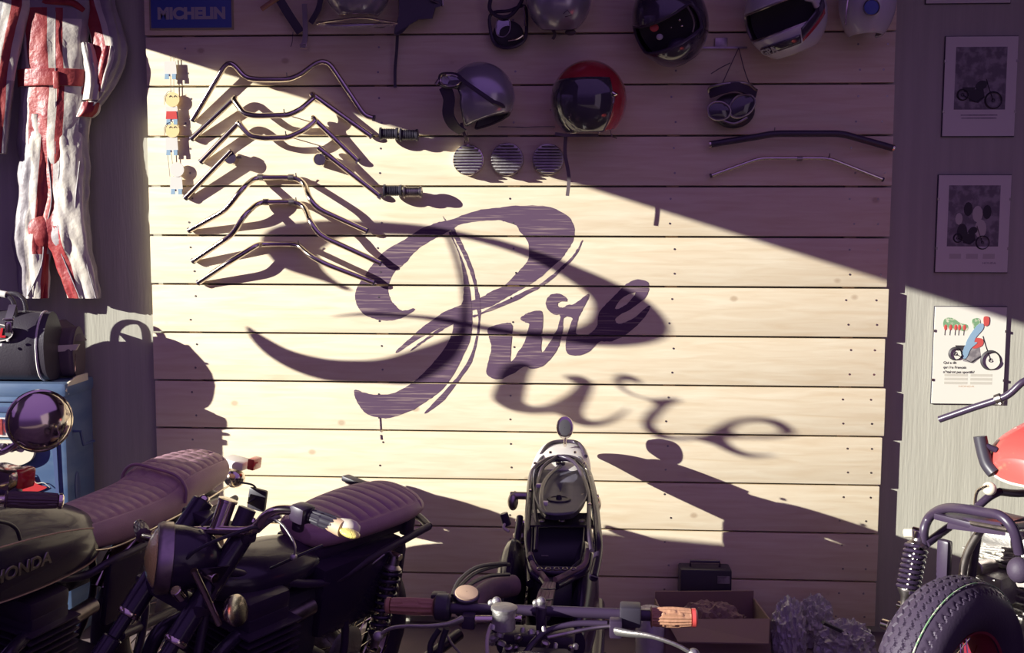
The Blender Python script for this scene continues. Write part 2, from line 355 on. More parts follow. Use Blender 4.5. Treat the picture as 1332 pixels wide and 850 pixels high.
S_U = [(659,478),(678,472),(696,477),(691,492),(687,511),(686,524),(696.5,528.5),(715,526),(738,514.5),(749,505),(751,499),(736,490),(757,489),(772,496),(775,505),(768,522),(762,537),(768,546.5),(787,546.5),(805.6,539),(821,530),(818,536),(806,546.5),(787,554),(764,555),(741.6,548),(728,539),(696.5,539),(670,535),(651,526),(643,517),(648,501)]
S_R = [(802,492),(813,487),(832,492),(838,500),(824,496),(813,497.6),(817,507),(832,514.5),(851,519),(873,518),(890,520),(873,529.6),(862,541),(854.5,552),(862,562),(881,568),(915,567),(900,573),(866,572),(847,564),(837.6,552),(843,539),(854.5,527),(843,520),(821,513),(806,503)]
S_E = [(905,571),(918.5,565),(933.6,556),(956,546.5),(986,543),(1016,547),(1035,558),(1037,565),(1020,569),(1000,571),(954,571),(952,576),(960,583),(979,590),(1016,592),(979,596),(952,589),(930,578.5)]
S_EH = [(956,560),(971,551),(997.5,550),(1014,557),(1016,564),(990,566),(964,566)]
gl = G()
for i, (sh, ho) in enumerate([(S_BOWL,[]),(S_SW,[]),(S_U,[]),(S_R,[]),(S_E,[S_EH])]):
    LY[0] = i*.0002; gl.merge(fill2d(sh, ho, onwin, 5))
LY[0] = 0
o = gl.build('window_lettering', M['vinyl'], win, smooth=False); o['label'] = 'black vinyl script on the shop window'
# ------------------------------------------------------------ light
sl = bpy.data.lights.new('sun', 'SUN'); so = bpy.data.objects.new('sun', sl); col.objects.link(so)
sl.energy = 11.9; sl.color = (.97,.955,.88); sl.angle = math.radians(.36); so.rotation_euler = SUN.to_track_quat('-Z','Y').to_euler(); so.location = (-5,-3,3)
w = bpy.data.worlds.new('world'); sc.world = w; w.use_nodes = True
wn = w.node_tree.nodes; wl = w.node_tree.links
tc_ = wn.new('ShaderNodeTexCoord'); sp_ = wn.new('ShaderNodeSeparateXYZ'); rp_ = wn.new('ShaderNodeValToRGB'); mr_ = wn.new('ShaderNodeMapRange')
mr_.inputs['From Min'].default_value = -1; wl.new(tc_.outputs['Generated'], sp_.inputs[0]); wl.new(sp_.outputs['Z'], mr_.inputs['Value']); wl.new(mr_.outputs[0], rp_.inputs[0])
e_ = rp_.color_ramp.elements; e_[0].position = .35; e_[0].color = (.10,.045,.16,1); e_[1].position = 1; e_[1].color = (.60,.34,1.05,1)
q_ = e_.new(.5); q_.color = (.15,.075,.30,1); q_ = e_.new(.62); q_.color = (.44,.235,.84,1)
wl.new(rp_.outputs[0], wn['Background'].inputs[0]); wn['Background'].inputs[1].default_value = .43
# ------------------------------------------------------------ things hung on the panel
def wpt(x, y, d): return at(x, y, PY-d)
def hbar(name, label, pts, r=.0115, mat='chrome', group=None, knurl=None, fil=.035, cat='handlebar'):
    P = fillet([wpt(*p) for p in pts], fil, 6)
    t = thing(name, label, cat, wpt(*pts[len(pts)//2]), group)
    G().tube(P, r, 12).build('bar', M[mat], t)
    for e, f in ((P[0], P[1]), (P[-1], P[-2])):
        d = (f-e).normalized(); G().tube([e-d*.001, e+d*.006], r*1.12, 12).build('end_cap', M['black_metal'] if mat == 'chrome' else M['chrome'], t)
    if knurl:
        for kx, ky, kd in knurl:
            c = wpt(kx, ky, kd); G().tube([c-V((.011,0,0)), c+V((.011,0,0))], r*1.22, 14).build('knurled_collar', M['steel'], t)
    c = min(P, key=lambda p: (p-wpt(pts[len(pts)//2][0], pts[len(pts)//2][1], .03)).length)
    if mat == 'chrome' or True:
        q = V((c.x, PY, c.z+r*.6)); G().tube([q, V((c.x, c.y-.012, q.z+.004)), V((c.x, c.y-.016, q.z+.016))], .0025, 6).build('hook', M['steel'], t)
    return t
hbar('motorcycle_handlebar', 'tall chrome ape-style handlebar, topmost on the planks', [(250,157,.014),(294,83,.045),(304,83,.045),(319,101,.045),(334,103.5,.045),(375,103.5,.045),(390,98,.045),(414,80,.045),(428,81,.045),(474,150,.014),(487,154,.014)], fil=.03)
hbar('motorcycle_handlebar', 'chrome handlebar second from top with upright risers and straight legs', [(249,181,.014),(307,126,.036),(304,130,.05),(317,148,.075),(334,151,.08),(375,150,.08),(392,142,.075),(409,127,.04),(404,121,.034),(484,178,.014)], fil=.02)
hbar('motorcycle_handlebar', 'chrome handlebar third from top, U-shaped middle between straight legs', [(261,211,.014),(312,158,.036),(311,161,.05),(325,177,.06),(342,180,.065),(375,179,.065),(396,169,.06),(411,157,.04),(406,152,.034),(466,210,.014)], fil=.02)
for tag_, (a, b, c, lab) in enumerate([((241,258,.014),(301,196,.045),(301,206),'left half of a chrome clip-on handlebar pair, below three whole bars'), ((495,256,.014),(414,192,.045),(417,208),'right half of a chrome clip-on handlebar pair with bright round clamp')]):
    t = thing('clip_on_handlebar', lab, 'handlebar', wpt(*a))
    A, B = wpt(*a), wpt(*b); G().tube([A, B], .0112, 12).build('bar', M['chrome'], t)
    d = (B-A).normalized(); G().tube([A-d*.002, A+d*.01], .0125, 12).build('end_cap', M['black_metal'], t)
    C0 = wpt(c[0], c[1], .03); G().tube([C0+V((0,.02,0)), C0-V((0,.02,0))], .027, 18, cap=False).build('clamp', M['chrome'], t); G().lathe([(0,.024),(.003,.024),(.004,.006)], C0-V((0,.014,0)), (0,-1,0), 20).build('clamp_bore', M['black_metal'], t)
    g = G(); g.tube([C0+V((.024,0,.004)), C0+V((.042,0,.004))], .006, 8); g.build('clamp_bolt', M['steel'], t)
    G().tube([V((C0.x,PY,C0.z+.018)), V((C0.x,C0.y-.02,C0.z+.020))], .003, 6).build('hook', M['steel'], t)
hbar('motorcycle_handlebar', 'chrome scrambler handlebar with knurled centre, uppermost of the three low bars', [(246,300,.014),(293,274,.075),(315,246,.088),(332,231,.02),(385,231,.02),(397,240,.03),(402,258,.088),(414,272,.088),(478,301,.02)], knurl=[(339,231,.02),(379,231,.02)])
hbar('motorcycle_handlebar', 'chrome handlebar with knurled centre, middle of the three low bars', [(251,340,.014),(302,306,.075),(318,280,.088),(337,263,.02),(385,263,.02),(397,270,.03),(404,290,.088),(417,307,.088),(496,343,.02)], knurl=[(346,263,.02),(380,263,.02)])
hbar('motorcycle_handlebar', 'low wide chrome handlebar, bottommost on the planks', [(258,368,.014),(297,342,.07),(334,319,.055),(340,318,.02),(388,318,.02),(402,332,.07),(424,344,.085),(487,368,.02)])
hbar('motorcycle_handlebar', 'matt black drag handlebar hung at the right of the panel in shade', [(923,188,.03),(985,178,.05),(1006,174,.05),(1095,174,.05),(1162,193,.03)], r=.0135, mat='black_metal')
hbar('motorcycle_handlebar', 'thin chrome low handlebar below the matt black one', [(924,229,.02),(988,206,.03),(1078,206,.03),(1149,234,.02)], r=.008, knurl=[(1040,206.5,.03)])
# rubber grips on pegs
for (x0, y0, lab) in [(519,175,'pair of ribbed rubber grips on a peg, upper of two pairs beside the bars'), (524,249,'pair of ribbed rubber grips on a peg, lower pair nearest the P')]:
    t = thing('handlebar_grips', lab, 'grips', wpt(x0, y0, .05), 'rubber grips on pegs')
    G().tube([V((wpt(x0,y0,0).x, PY, wpt(x0,y0,0).z)), wpt(x0, y0, .05)], .006, 8).tube([wpt(x0-24,y0,.05), wpt(x0+26,y0+1,.05)], .006, 8).build('peg', M['steel'], t)
    for s_, mt in ((-13,'plastic'), (13,'steel' if y0 > 200 else 'plastic')):
        A, B = wpt(x0+s_-12, y0+s_*.06, .05), wpt(x0+s_+12, y0+s_*.06, .05); ax = B-A; L = ax.length
        prof = [(0,.012),(.001,.026),(.008,.026),(.009,.020)]+[(.012+k*.007+q, .0215 if h else .0195) for k in range(7) for q, h in ((0,1),(.003,1),(.0035,0),(.0065,0))]+[(L-.010,.020),(L-.009,.024),(L-.001,.024),(L,.012)]
        G().lathe(prof, A, ax, 24).build('grip', M[mt], t)
# round finned covers
for (x0, y0, r, mt, lab) in [(610,209,20,'steel','round finned cover with bright rim below the goggled silver helmet'), (660,208,21,'steel','middle round finned cover crossed by shade and sun'), (713,208,20,'steel','round finned cover nearest the red helmet strap')]:
    c = wpt(x0, y0, 0); R = r/312.0
    t = thing('finned_cover', lab, 'engine cover', c, 'round finned covers')
    G().lathe([(0,R*.9),(.008,R*.98),(.022,R),(.03,R*.97),(.032,R*.88)], c, (0,-1,0), 40).build('rim', M['chrome'] if x0 == 610 else M['steel'], t)
    for k in range(10):
        zz = -R*.82+k*R*1.64/9; hw = math.sqrt(max(R*R*.85-zz*zz, .0001))
        G().box((c.x, c.y-.040, c.z+zz), (2*hw,.026,R*.075), bev=.0012).build('fin', M['alu'], t)
# string of paper figures
t = thing('paper_garland', 'string of four pale paper figures hanging at the left edge of the planks', 'garland', wpt(224,72,.01))
for a, b in ((228,224),(232,229)):
    G().tube([wpt(a-6,75,.012), wpt(a-6,120,.014), wpt(b-6,200,.014), wpt(b-3,230,.012)], .0012, 5).build('string', M['strap'], t)
for k, (x0, y0, body) in enumerate([(222,86,'skinny'),(224,145,'rleather'),(224,185,'skinny'),(230,236,'skinny')]):
    o = wpt(x0, y0, .016); sc_ = 1/312
    def q(dx, dy, d=0): return V((o.x+dx*sc_, o.y-d, o.z-dy*sc_))
    g = G(); g.prism([q(-8,-6),(q(7,-6)),q(8,12),q(6,13),q(3,13),q(0,13),q(-3,13),q(-6,13),q(-9,12)], (0,-.003,0)); bd = g.build('figure_body', M['skinny'], t, smooth=False)
    if k == 1: G().prism([q(-7,0,.004),q(6,0,.004),q(7,10,.004),q(-8,10,.004)], (0,-.0015,0)).build('red_shirt', M['rust_tank'], bd, smooth=False)
    G().prism([q(-7,10,.004),q(-2,10,.004),q(-2,17,.004),q(-8,17,.004)], (0,-.0015,0)).build('shoe', M['blue_ink'], bd, smooth=False)
    G().prism([q(2,10,.004),q(7,10,.004),q(7,17,.004),q(2,17,.004)], (0,-.0015,0)).build('shoe', M['blue_ink'], bd, smooth=False)
    if k: 
        G().lathe([(0,.030),(.004,.030)], q(1,-15,.001), (0,-1,0), 24).build('figure_head', M['foam' if k < 3 else 'skinny'], t)
        if k < 3:
            G().tube([q(-3,-18,.006), q(-1,-20,.006), q(1,-18,.006)], .001, 4).tube([q(3,-18,.006), q(5,-20,.006), q(7,-18,.006)], .001, 4).build('drawn_eyes', M['ink'], bd)
            G().tube([q(-9,-8,.006), q(-9,-18,.006), q(-5,-24,.006), q(2,-26,.006)], .0012, 4).build('drawn_outline', M['ink'], bd)
# enamel sign
c0 = at(249,17,PY-.004)
t = thing('enamel_sign', 'dark blue rectangular sign with pale capitals at top left of the planks', 'sign', c0)
G().box((c0.x, PY-.004, c0.z+.02), (.35,.006,.175), bev=.001).build('border', M['sign_yellow'], t)
G().box((c0.x, PY-.008, c0.z+.02), (.335,.004,.160), bev=.001).build('panel', M['sign_blue'], t)
ct = at(249,18,PY-.01)
text_mesh('MICHELIN', .062, basis(ct, (1,0,0), (0,0,1)), .001, .0035, 1.02).build('sign_lettering', M['sign_text'], t, smooth=False)
# ------------------------------------------------------------ helmets
def helmet(name, label, c, yaw=0, pitch=0, roll=0, kind='open', mat='silver', r=(.128,.112,.132), hook=True, trim='black_metal', slant=0):
    """open- or full-face shell; local +x is the face, z up"""
    R = Matrix.Rotation(yaw,3,'Z') @ Matrix.Rotation(pitch,3,'Y') @ Matrix.Rotation(roll,3,'X'); c = V(c)
    t = thing(name, label, 'helmet', c)
    nu, nv = 120, 70
    def P(i, j, k=1.0):
        th = 2*PI*i/nu; ph = -PI/2*.82+(PI/2*1.82)*j/nv
        x, y, z = math.cos(ph)*math.cos(th), math.cos(ph)*math.sin(th), math.sin(ph)
        if kind == 'full' and x > 0: x *= 1+.22*max(0, -z+.15)
        if kind != 'full' and z < 0: y *= 1+.05*z; x *= 1+.04*z
        return V((x, y, z)), V((x*r[0]*k, y*r[1]*k, z*r[2]*k))
    def gone(u):
        x, y, z = u
        if kind == 'open': return (x > .28+.45*max(0,z) and z < .42-.1*abs(y) and (x > .34 or z < .2)) or z < -.80+slant*(.2-x)
        if kind == 'half': return z < -.18-.35*max(0, -x)
        return (x > .38 and -.30+.0*y < z < .34 and abs(y) < .93) or z < -.86
    g = G(); vs = {}
    for j in range(nv+1):
        for i in range(nu): vs[i, j] = g.bm.verts.new(P(i, j)[1]) if j < nv or i == 0 else vs[0, nv]
    for j in range(nv):
        for i in range(nu):
            i2 = (i+1) % nu
            u = (P(i, j)[0]+P(i2, j+1)[0])/2
            if gone(u): continue
            q = [vs[i,j], vs[i2,j], vs[i2,j+1], vs[i,j+1]]; q = [a for n, a in enumerate(q) if a not in q[:n]]
            if len(q) > 2: g.bm.faces.new(q)
    bmesh.ops.delete(g.bm, geom=[v for v in g.bm.verts if not v.link_faces], context='VERTS')
    for it in range(5):
        bv = [v for v in g.bm.verts if v.is_boundary]; new = {}
        for v in bv:
            nb = [e.other_vert(v) for e in v.link_edges if e.is_boundary]
            if len(nb) == 2: new[v] = v.co*.4+(nb[0].co+nb[1].co)*.3
        for v, co in new.items(): v.co = co
    loops = []; left = set(v for v in g.bm.verts if v.is_boundary)
    while left:
        v = left.pop(); lp = [v]
        while True:
            nx = [e.other_vert(lp[-1]) for e in lp[-1].link_edges if e.is_boundary and e.other_vert(lp[-1]) in left]
            if not nx: break
            left.discard(nx[0]); lp.append(nx[0])
        if len(lp) > 8: loops.append([R @ a.co + c for a in lp])
    for v in g.bm.verts: v.co = R @ v.co + c
    sh = g.build('shell', M[mat], t); 
    md = sh.modifiers.new('thick', 'SOLIDIFY'); md.thickness = .010; md.offset = 0
    sh.data.materials.append(M['lining']); 
    for lp in loops:
        lp = catmull(lp[::3], 3, True); G().tube(lp, .0055, 8, closed=True).build('edge_trim', M[trim], t)
    gi = G(); gi.ell((0,0,0), (r[0]*.90, r[1]*.90, r[2]*.86), None, 28, 16)
    if kind != 'full':
        for v in list(gi.bm.verts):
            if v.co.x > .04 and v.co.z < .03: v.co.x = .04
            if v.co.z < -.06: v.co.z = -.06
    else:
        for v in list(gi.bm.verts):
            if v.co.x > .05: v.co.x = .05
    for v in gi.bm.verts: v.co = R @ v.co + c
    gi.build('lining', M['lining'], t)
    if hook:
        top = V((c.x, PY, c.z+.02)); G().tube([top, V((c.x, min(c.y+r[1]*.6, PY-.02), c.z+.02))], .006, 8).build('peg', M['steel'], t)
    return t, (lambda x, y, z: R @ V((x, y, z)) + c)
# silver open-face helmet with goggles (side view, face to the left)
t, H = helmet('open_face_helmet', 'silver open-face helmet wearing dark goggles, facing left over the finned covers', wpt(624,128,.125), PI-.25, 0, 0, 'open', 'silver', (.135,.115,.135), trim='rubber', slant=.34)
gg = thing('riding_goggles', 'dark goggles strapped round the silver open-face helmet', 'goggles', wpt(588,108,.2))
c = wpt(588,107,.185)
G().tube([wpt(597,100,.25), wpt(606,108,.27), wpt(622,119,.285), wpt(642,133,.262), wpt(657,139,.19), wpt(665,142,.13)], .010, 8, flat=.6).build('strap', M['rubber'], gg)
G().tube(catmull([wpt(573,98,.19), wpt(583,96,.22), wpt(595,98,.235), wpt(600,105,.24), wpt(594,112,.235), wpt(582,113,.22), wpt(573,109,.19)], 4, True), .007, 8, closed=True).build('frame', M['black_metal'], gg)
g = G(); ring = catmull([wpt(574,99,.195), wpt(583,97.5,.225), wpt(594,99,.24), wpt(599,105,.245), wpt(593,111,.24), wpt(582,112,.225), wpt(574,108,.195)], 4, True); cc = sum(ring, V((0,0,0)))/len(ring)
g.ring_mesh([ring, [p*.5+cc*.5-V((0,.004,0)) for p in ring], [cc-V((0,.005,0))+(p-cc)*.02 for p in ring]]); g.build('lens', M['goggle'], gg)
G().tube(catmull([wpt(574,99,.2), wpt(583,97,.23), wpt(594,99,.244), wpt(599,105,.25), wpt(593,111,.244), wpt(582,112,.23), wpt(574,108,.2)], 4, True), .0025, 6, closed=True).build('lens_rim', M['chrome'], gg)
G().tube([wpt(567,110,.19), wpt(571,104,.19)], .008, 8).build('hinge', M['chrome'], gg)
g = G(); g.ribbon(catmull([wpt(578,112,.20), wpt(584,128,.21), wpt(583,148,.205), wpt(590,163,.19), wpt(602,172,.17)], 5), .05, .006, (1,-.5,0)); g.build('face_flap', M['rubber'], t)
G().ribbon(catmull([wpt(600,160,.15), wpt(604,175,.15), wpt(608,184,.12)], 4), .012, .002, (1,0,0)).build('chin_strap', M['strap'], t)
G().tube([wpt(604,186,.10), wpt(608,172,.12), wpt(610,186,.10)], .0022, 6, closed=True).build('strap_buckle', M['chrome'], t)
for dx in (0, 9, 15): G().lathe([(0,.005),(.003,.004)], H(-.02-dx*.0035,-.1155 if False else .0,0), (0,-1,0), 8).bm.free()
# red helmet with smoked bubble visor
t, H = helmet('open_face_helmet', 'red open-face helmet with smoked bubble visor and long hanging strap', wpt(766,131,.130), -2.15, .05, 0, 'open', 'red_helmet', (.150,.140,.150), trim='chrome', slant=.15)
g = G(); nu, nv = 28, 20; rings = []
for j in range(nv+1):
    rings.append([H(.161*math.cos(a)*math.cos(b), .146*math.sin(a)*math.cos(b), .157*math.sin(b)) for b in [-.95+1.45*j/nv] for a in [-1.25+2.5*i/nu for i in range(nu+1)]])
g.ring_mesh(rings, closed_u=False, cap=False); o = g.build('bubble_visor', M['visor'], t); md = o.modifiers.new('t','SOLIDIFY'); md.thickness = .003
for s_ in (-1, 1): G().lathe([(0,.011),(.006,.009)], H(.045,s_*.128,.02), H(.045,s_*.2,.02)-H(.045,s_*.128,.02), 14).build('visor_stud', M['chrome'], t)
G().ribbon([wpt(722,174,.19), wpt(735,176,.19), wpt(778,176,.17)], .012, .002, (0,0,1)).build('chin_strap', M['strap'], t)
G().ribbon(catmull([wpt(736,177,.165), wpt(735,200,.165), wpt(740,230,.165), wpt(738,255,.165)], 5), .014, .003, (1,0,0)).build('hanging_strap', M['strap'], t)
G().tube([wpt(793,165,.15), wpt(796,178,.15), wpt(802,180,.14)], .0025, 6).build('strap_buckle', M['chrome'], t)
p = wpt(805,131,.185); G().box((p.x,p.y,p.z),(.03,.02,.035),Matrix.Rotation(.8,3,'Z'),bev=.004).build('white_patch', M['white_helmet'], t)
# small wire between helmets
tag(G().tube([wpt(648,165,.012), wpt(684,166,.012), wpt(700,165,.014), wpt(722,165,.012)], .0022, 6).tube([V((wpt(650,165,0).x,PY,wpt(650,165,0).z)), wpt(650,165,.013)], .002, 5).tube([V((wpt(720,165,0).x,PY,wpt(720,165,0).z)), wpt(720,165,.013)], .002, 5).build('wire_rod', M['steel']), 'thin metal rod stretched between the silver and red helmets', 'rod')
# black full-face helmet
t, H = helmet('full_face_helmet', 'black full-face helmet with small stickers at the top of the planks', wpt(872,28,.14), -1.9, .55, .3, 'full', 'black_helmet', (.162,.137,.165), trim='rubber')
g = G(); g.bm.free()
for k, (dx, dy, w_, mt) in enumerate([(845,28,.030,'gold_ink'),(851,36,.034,'red_ink'),(858,48,.026,'sign_text'),(884,26,.011,'chrome'),(887,34,.011,'chrome'),(873,36,.008,'chrome')]):
    p = wpt(dx, dy, .272 if k > 2 else .255); G().ell(p, (w_*.5,.006,w_*.45), None, 12, 8).build('sticker' if k < 3 else 'stud', M[mt], t)
G().tube(catmull([wpt(888,0,.27), wpt(898,15,.265), wpt(903,30,.25), wpt(901,42,.24)], 5), .004, 6).build('visor_rim', M['steel'], t)
G().ell(wpt(884,60,.20), (.045,.02,.032)).build('chin_cup', M['black_metal'], t)
tag(G().ribbon([wpt(893,62,.012), wpt(972,62,.012)], .008, .003, (0,0,1)).box(wpt(938,56,.006), (.05,.012,.04), bev=.003).build('hook_rail', M['steel']), 'thin metal hook rail between the black and white helmets', 'rail')
# white full-face helmet
t, H = helmet('full_face_helmet', 'white full-face helmet with open visor port and lettered dark chin band', wpt(1022,20,.15), -2.05, .30, .25, 'full', 'white_helmet', (.165,.147,.162), trim='steel')
def Hs(a, b, k=1.0):
    x, y, z = math.cos(b)*math.cos(a), math.cos(b)*math.sin(a), math.sin(b)
    if x > 0: x *= 1+.22*max(0, -z+.15)
    return H(x*.165*k, y*.147*k, z*.162*k)
def band(a0, a1, b0, b1, name, mat, k=1.045, n=24, sub=None):
    g = G(); g.ring_mesh([[Hs(a0+(a1-a0)*i/n, b0(i/n)+(b1(i/n)-b0(i/n))*j/4, k) for i in range(n+1)] for j in range(5)], closed_u=False, cap=False)
    o = g.build(name, M[mat], t); md = o.modifiers.new('t','SOLIDIFY'); md.thickness = .003; return o
band(-.75, .55, lambda s: -.72, lambda s: -.50, 'chin_band', 'black_helmet')
band(.6, 1.5, lambda s: -.62+.5*s, lambda s: -.38+.5*s, 'side_stripe', 'black_helmet')
band(.62, 1.45, lambda s: -.72+.45*s, lambda s: -.64+.5*s, 'red_stripe', 'red_helmet')
p = Hs(-.42,-.60,1.10); u = (Hs(-.1,-.60)-Hs(-.7,-.60)).normalized(); n_ = Hs(-.42,-.60,1.5)-Hs(-.42,-.60,1.0); up_ = (n_).cross(u)
text_mesh('GPA', .040, basis(Hs(-.40,-.60,1.11), u, up_), .001, .001, 1).build('chin_lettering', M['sign_text'], t, smooth=False)
G().tube([Hs(1.15,-.05,1.02), Hs(1.05,.1,1.08), Hs(.9,.2,1.05)], .012, 10).build('visor_pivot', M['white_helmet'], t)
# grey open-face helmet seen from behind with round emblem
t, H = helmet('open_face_helmet', 'pale grey open-face helmet with round emblem at the top right corner of the planks', wpt(1128,2,.12), PI/2+.15, 0, 0, 'open', 'white_helmet', (.115,.100,.158), trim='white_helmet')
ec = wpt(1133,10,.235); 
G().lathe([(0,.030),(.004,.030),(.006,.024),(.006,0)], ec, (0,-1,0), 28).build('emblem', M['sign_blue'], t)
G().lathe([(0,.029),(.004,.031),(.006,.029),(.004,.027)], ec-V((0,.003,0)), (0,-1,0), 28, cap=False).build('emblem_rim', M['steel'], t)
G().tube(catmull([wpt(1103,0,.2), wpt(1101,15,.2), wpt(1100,32,.19)], 4), .004, 6).build('edge_studs', M['chrome'], t)
# round silver helmet
t, H = helmet('open_face_helmet', 'round silver helmet without goggles, right of the bent-frame goggles at the top', wpt(727,1,.12), PI/2, -.30, 0, 'open', 'silver', (.125,.122,.125), trim='rubber')
G().ribbon(catmull([wpt(717,36,.1), wpt(722,44,.1), wpt(719,51,.09)], 4), .012, .003, (1,0,0)).build('chin_strap', M['strap'], t)
G().ell(wpt(742,42,.1), (.022,.014,.012)).build('snap_strap', M['strap'], t)
G().tube([wpt(733,18,.235), wpt(738,13,.238), wpt(743,20,.235), wpt(735,22,.236)], .002, 6).build('crest', M['black_metal'], t)
# goggles beside it
t = thing('riding_goggles', 'dark goggles with bent metal frame hung left of the round silver helmet', 'goggles', wpt(661,20,.05))
G().tube(catmull([wpt(640,-8,.05), wpt(637,12,.05), wpt(650,22,.06), wpt(664,20,.06), wpt(676,6,.05), wpt(682,-8,.05)], 5), .008, 8).build('strap', M['rubber'], t)
G().tube(catmull([wpt(639,18,.04), wpt(638,40,.04), wpt(645,58,.04), wpt(664,62,.05), wpt(682,52,.04), wpt(685,30,.04), wpt(682,8,.04), wpt(662,14,.05)], 5, True), .007, 8, closed=True).build('frame', M['black_metal'], t)
G().tube([wpt(682,8,.055), wpt(683,34,.055)], .004, 8).build('frame_bar', M['chrome'], t)
G().tube(catmull([wpt(661,53,.06), wpt(672,51,.06), wpt(680,46,.055)], 4), .005, 8).build('lower_clip', M['chrome'], t)
G().tube(catmull([wpt(647,26,.05), wpt(662,25,.055), wpt(663,40,.055), wpt(655,48,.05), wpt(646,44,.05)], 4, True), .0025, 6, closed=True).build('lens_rim', M['steel'], t)
g = G(); g.prism([wpt(x,y,.045) for x, y in [(647,26),(662,25),(663,40),(655,48),(646,44)]], (0,-.003,0)); g.build('lens', M['goggle'], t)
G().tube([V((wpt(660,-6,0).x,PY,wpt(660,-6,0).z)), wpt(660,-6,.06)], .004, 6).build('peg', M['steel'], t)
G().ell(wpt(661,45,.03), (.062,.022,.055)).build('padding', M['lining'], t)
# hanging goggles on thin cords
t = thing('riding_goggles', 'split-lens goggles hanging from thin cords below the white helmet', 'goggles', wpt(955,135,.06))
for a, b, c_ in [((961,62),(948,90),(939,110)), ((961,62),(968,90),(976,112)), ((950,82),(938,88),(925,96))]:
    G().tube(catmull([wpt(*a,.02), wpt(*b,.04), wpt(*c_,.05)], 4), .002, 5).build('cord', M['strap'], t)
G().tube(catmull([wpt(922,120,.05), wpt(925,113,.07), wpt(950,108,.09), wpt(972,109,.08), wpt(984,119,.05)], 5), .006, 8).build('brow_frame', M['steel'], t)
g = G(); g.ribbon(catmull([wpt(923,122,.05), wpt(940,116,.08), wpt(960,113,.09), wpt(983,122,.05)], 5), .035, .012, (0,0,1)); g.build('brow_pad', M['rubber'], t)
for pts, nm in (([(921,141),(927,134),(938,133),(947,138),(950,146),(945,154),(932,156),(923,151)],'l'), ([(950,137),(960,125),(976,124),(982,133),(976,146),(962,153),(951,150)],'r')):
    ring = catmull([wpt(x,y,.085 if nm == 'l' else .075) for x, y in pts], 4, True)
    G().tube(ring, .0045, 8, closed=True).build('lens_rim', M['steel'], t)
    cc = sum(ring, V((0,0,0)))/len(ring); g = G(); g.ring_mesh([[cc+(p-cc)*.98 for p in ring], [cc+(p-cc)*.5-V((0,.008,0)) for p in ring], [cc+(p-cc)*.02-V((0,.01,0)) for p in ring]]); g.build('lens', M['visor'], t)
G().ell(wpt(954,144,.045), (.085,.028,.07)).build('face_padding', M['black_leather'], t)
G().tube(catmull([wpt(938,156,.08), wpt(955,161,.085), wpt(972,153,.08)], 5), .005, 8).build('lower_trim', M['steel'], t)
# open-face helmet cut by the top of the photograph
t, H = helmet('open_face_helmet', 'silver open-face helmet with a thin bright-edged peak, beside the dark leather hood', at(465,-16,PY-.13), PI/2, -.1, 0, 'open', 'silver', (.13,.125,.13), trim='chrome')
G().tube(catmull([wpt(412,30,.20), wpt(440,26,.22), wpt(470,23,.23), wpt(500,27,.22), wpt(517,30,.20)], 6), .004, 8).tube([wpt(412,31,.20), wpt(517,31,.20)], .0035, 8).build('peak_rim', M['chrome'], t)
G().ribbon(catmull([wpt(416,32,.17), wpt(440,35,.19), wpt(470,34,.19), wpt(510,32,.17)], 5), .04, .004, (0,1,0)).build('peak', M['silver'], t)
G().ell(wpt(493,33,.14), (.03,.02,.010)).build('snap_strap', M['strap'], t)
# leather straps at far top
t = thing('leather_straps', 'brown-tipped leather riding straps dangling left of the top silver helmet', 'straps', wpt(385,0,.04))
G().tube([wpt(340,12,.05), wpt(350,5,.05), wpt(366,-6,.05)], [.010,.010,.011], 10).build('brown_toggle', M['brown_grip'], t)
G().ribbon(catmull([wpt(362,-4,.045), wpt(375,18,.045), wpt(391,42,.04)], 5), .035, .006, (1,0,0)).build('dark_strap', M['black_leather'], t)
G().ribbon(catmull([wpt(418,-6,.04), wpt(414,12,.04), wpt(404,30,.035)], 5), .022, .005, (1,0,0)).build('short_strap', M['black_leather'], t)
G().ribbon(catmull([wpt(396,5,.05), wpt(397,30,.05), wpt(397,48,.045), wpt(394,62,.045)], 5), .020, .004, (1,0,0)).build('buckled_strap', M['gleather'], t)
G().tube([wpt(390,58,.05), wpt(398,56,.05), wpt(399,63,.05), wpt(391,63,.05)], .002, 6, closed=True).build('buckle', M['chrome'], t)
G().tube(catmull([wpt(381,42,.03), wpt(380,55,.03), wpt(378,61,.03)], 4), .0015, 5).build('cord', M['strap'], t)
G().tube([V((wpt(384,-10,0).x,PY,wpt(384,-10,0).z)), wpt(384,-10,.06)], .005, 6).build('peg', M['steel'], t)
# dark leather hood
t = thing('leather_hood', 'dark leather hood with a long thin strap at the top of the planks', 'hood', wpt(545,0,.05))
g = G(); prof = [(519,-20),(519,20),(514,35),(513,44),(517,46),(524,42),(533,32),(545,25),(562,24),(566,10),(574,8),(575,2),(560,-20)]
f_ = [wpt(x,y,.07+.02*math.sin(x*.2)) for x, y in prof]; b_ = [wpt(x,y,.015) for x, y in prof]
g.ring_mesh([b_, [p*.5+q*.5+(p-wpt(540,5,.04))*.03 for p, q in zip(f_, b_)], f_]); g.build('hood', M['black_leather'], t)
G().ribbon(catmull([wpt(517,42,.04), wpt(516,65,.03), wpt(514,90,.02), wpt(514,114,.02)], 5), .012, .003, (1,0,0)).build('long_strap', M['black_leather'], t)
G().tube([wpt(558,-2,.08), wpt(572,5,.08), wpt(576,8,.07), wpt(575,-4,.07)], .004, 6).build('edge_piping', M['steel'], t)
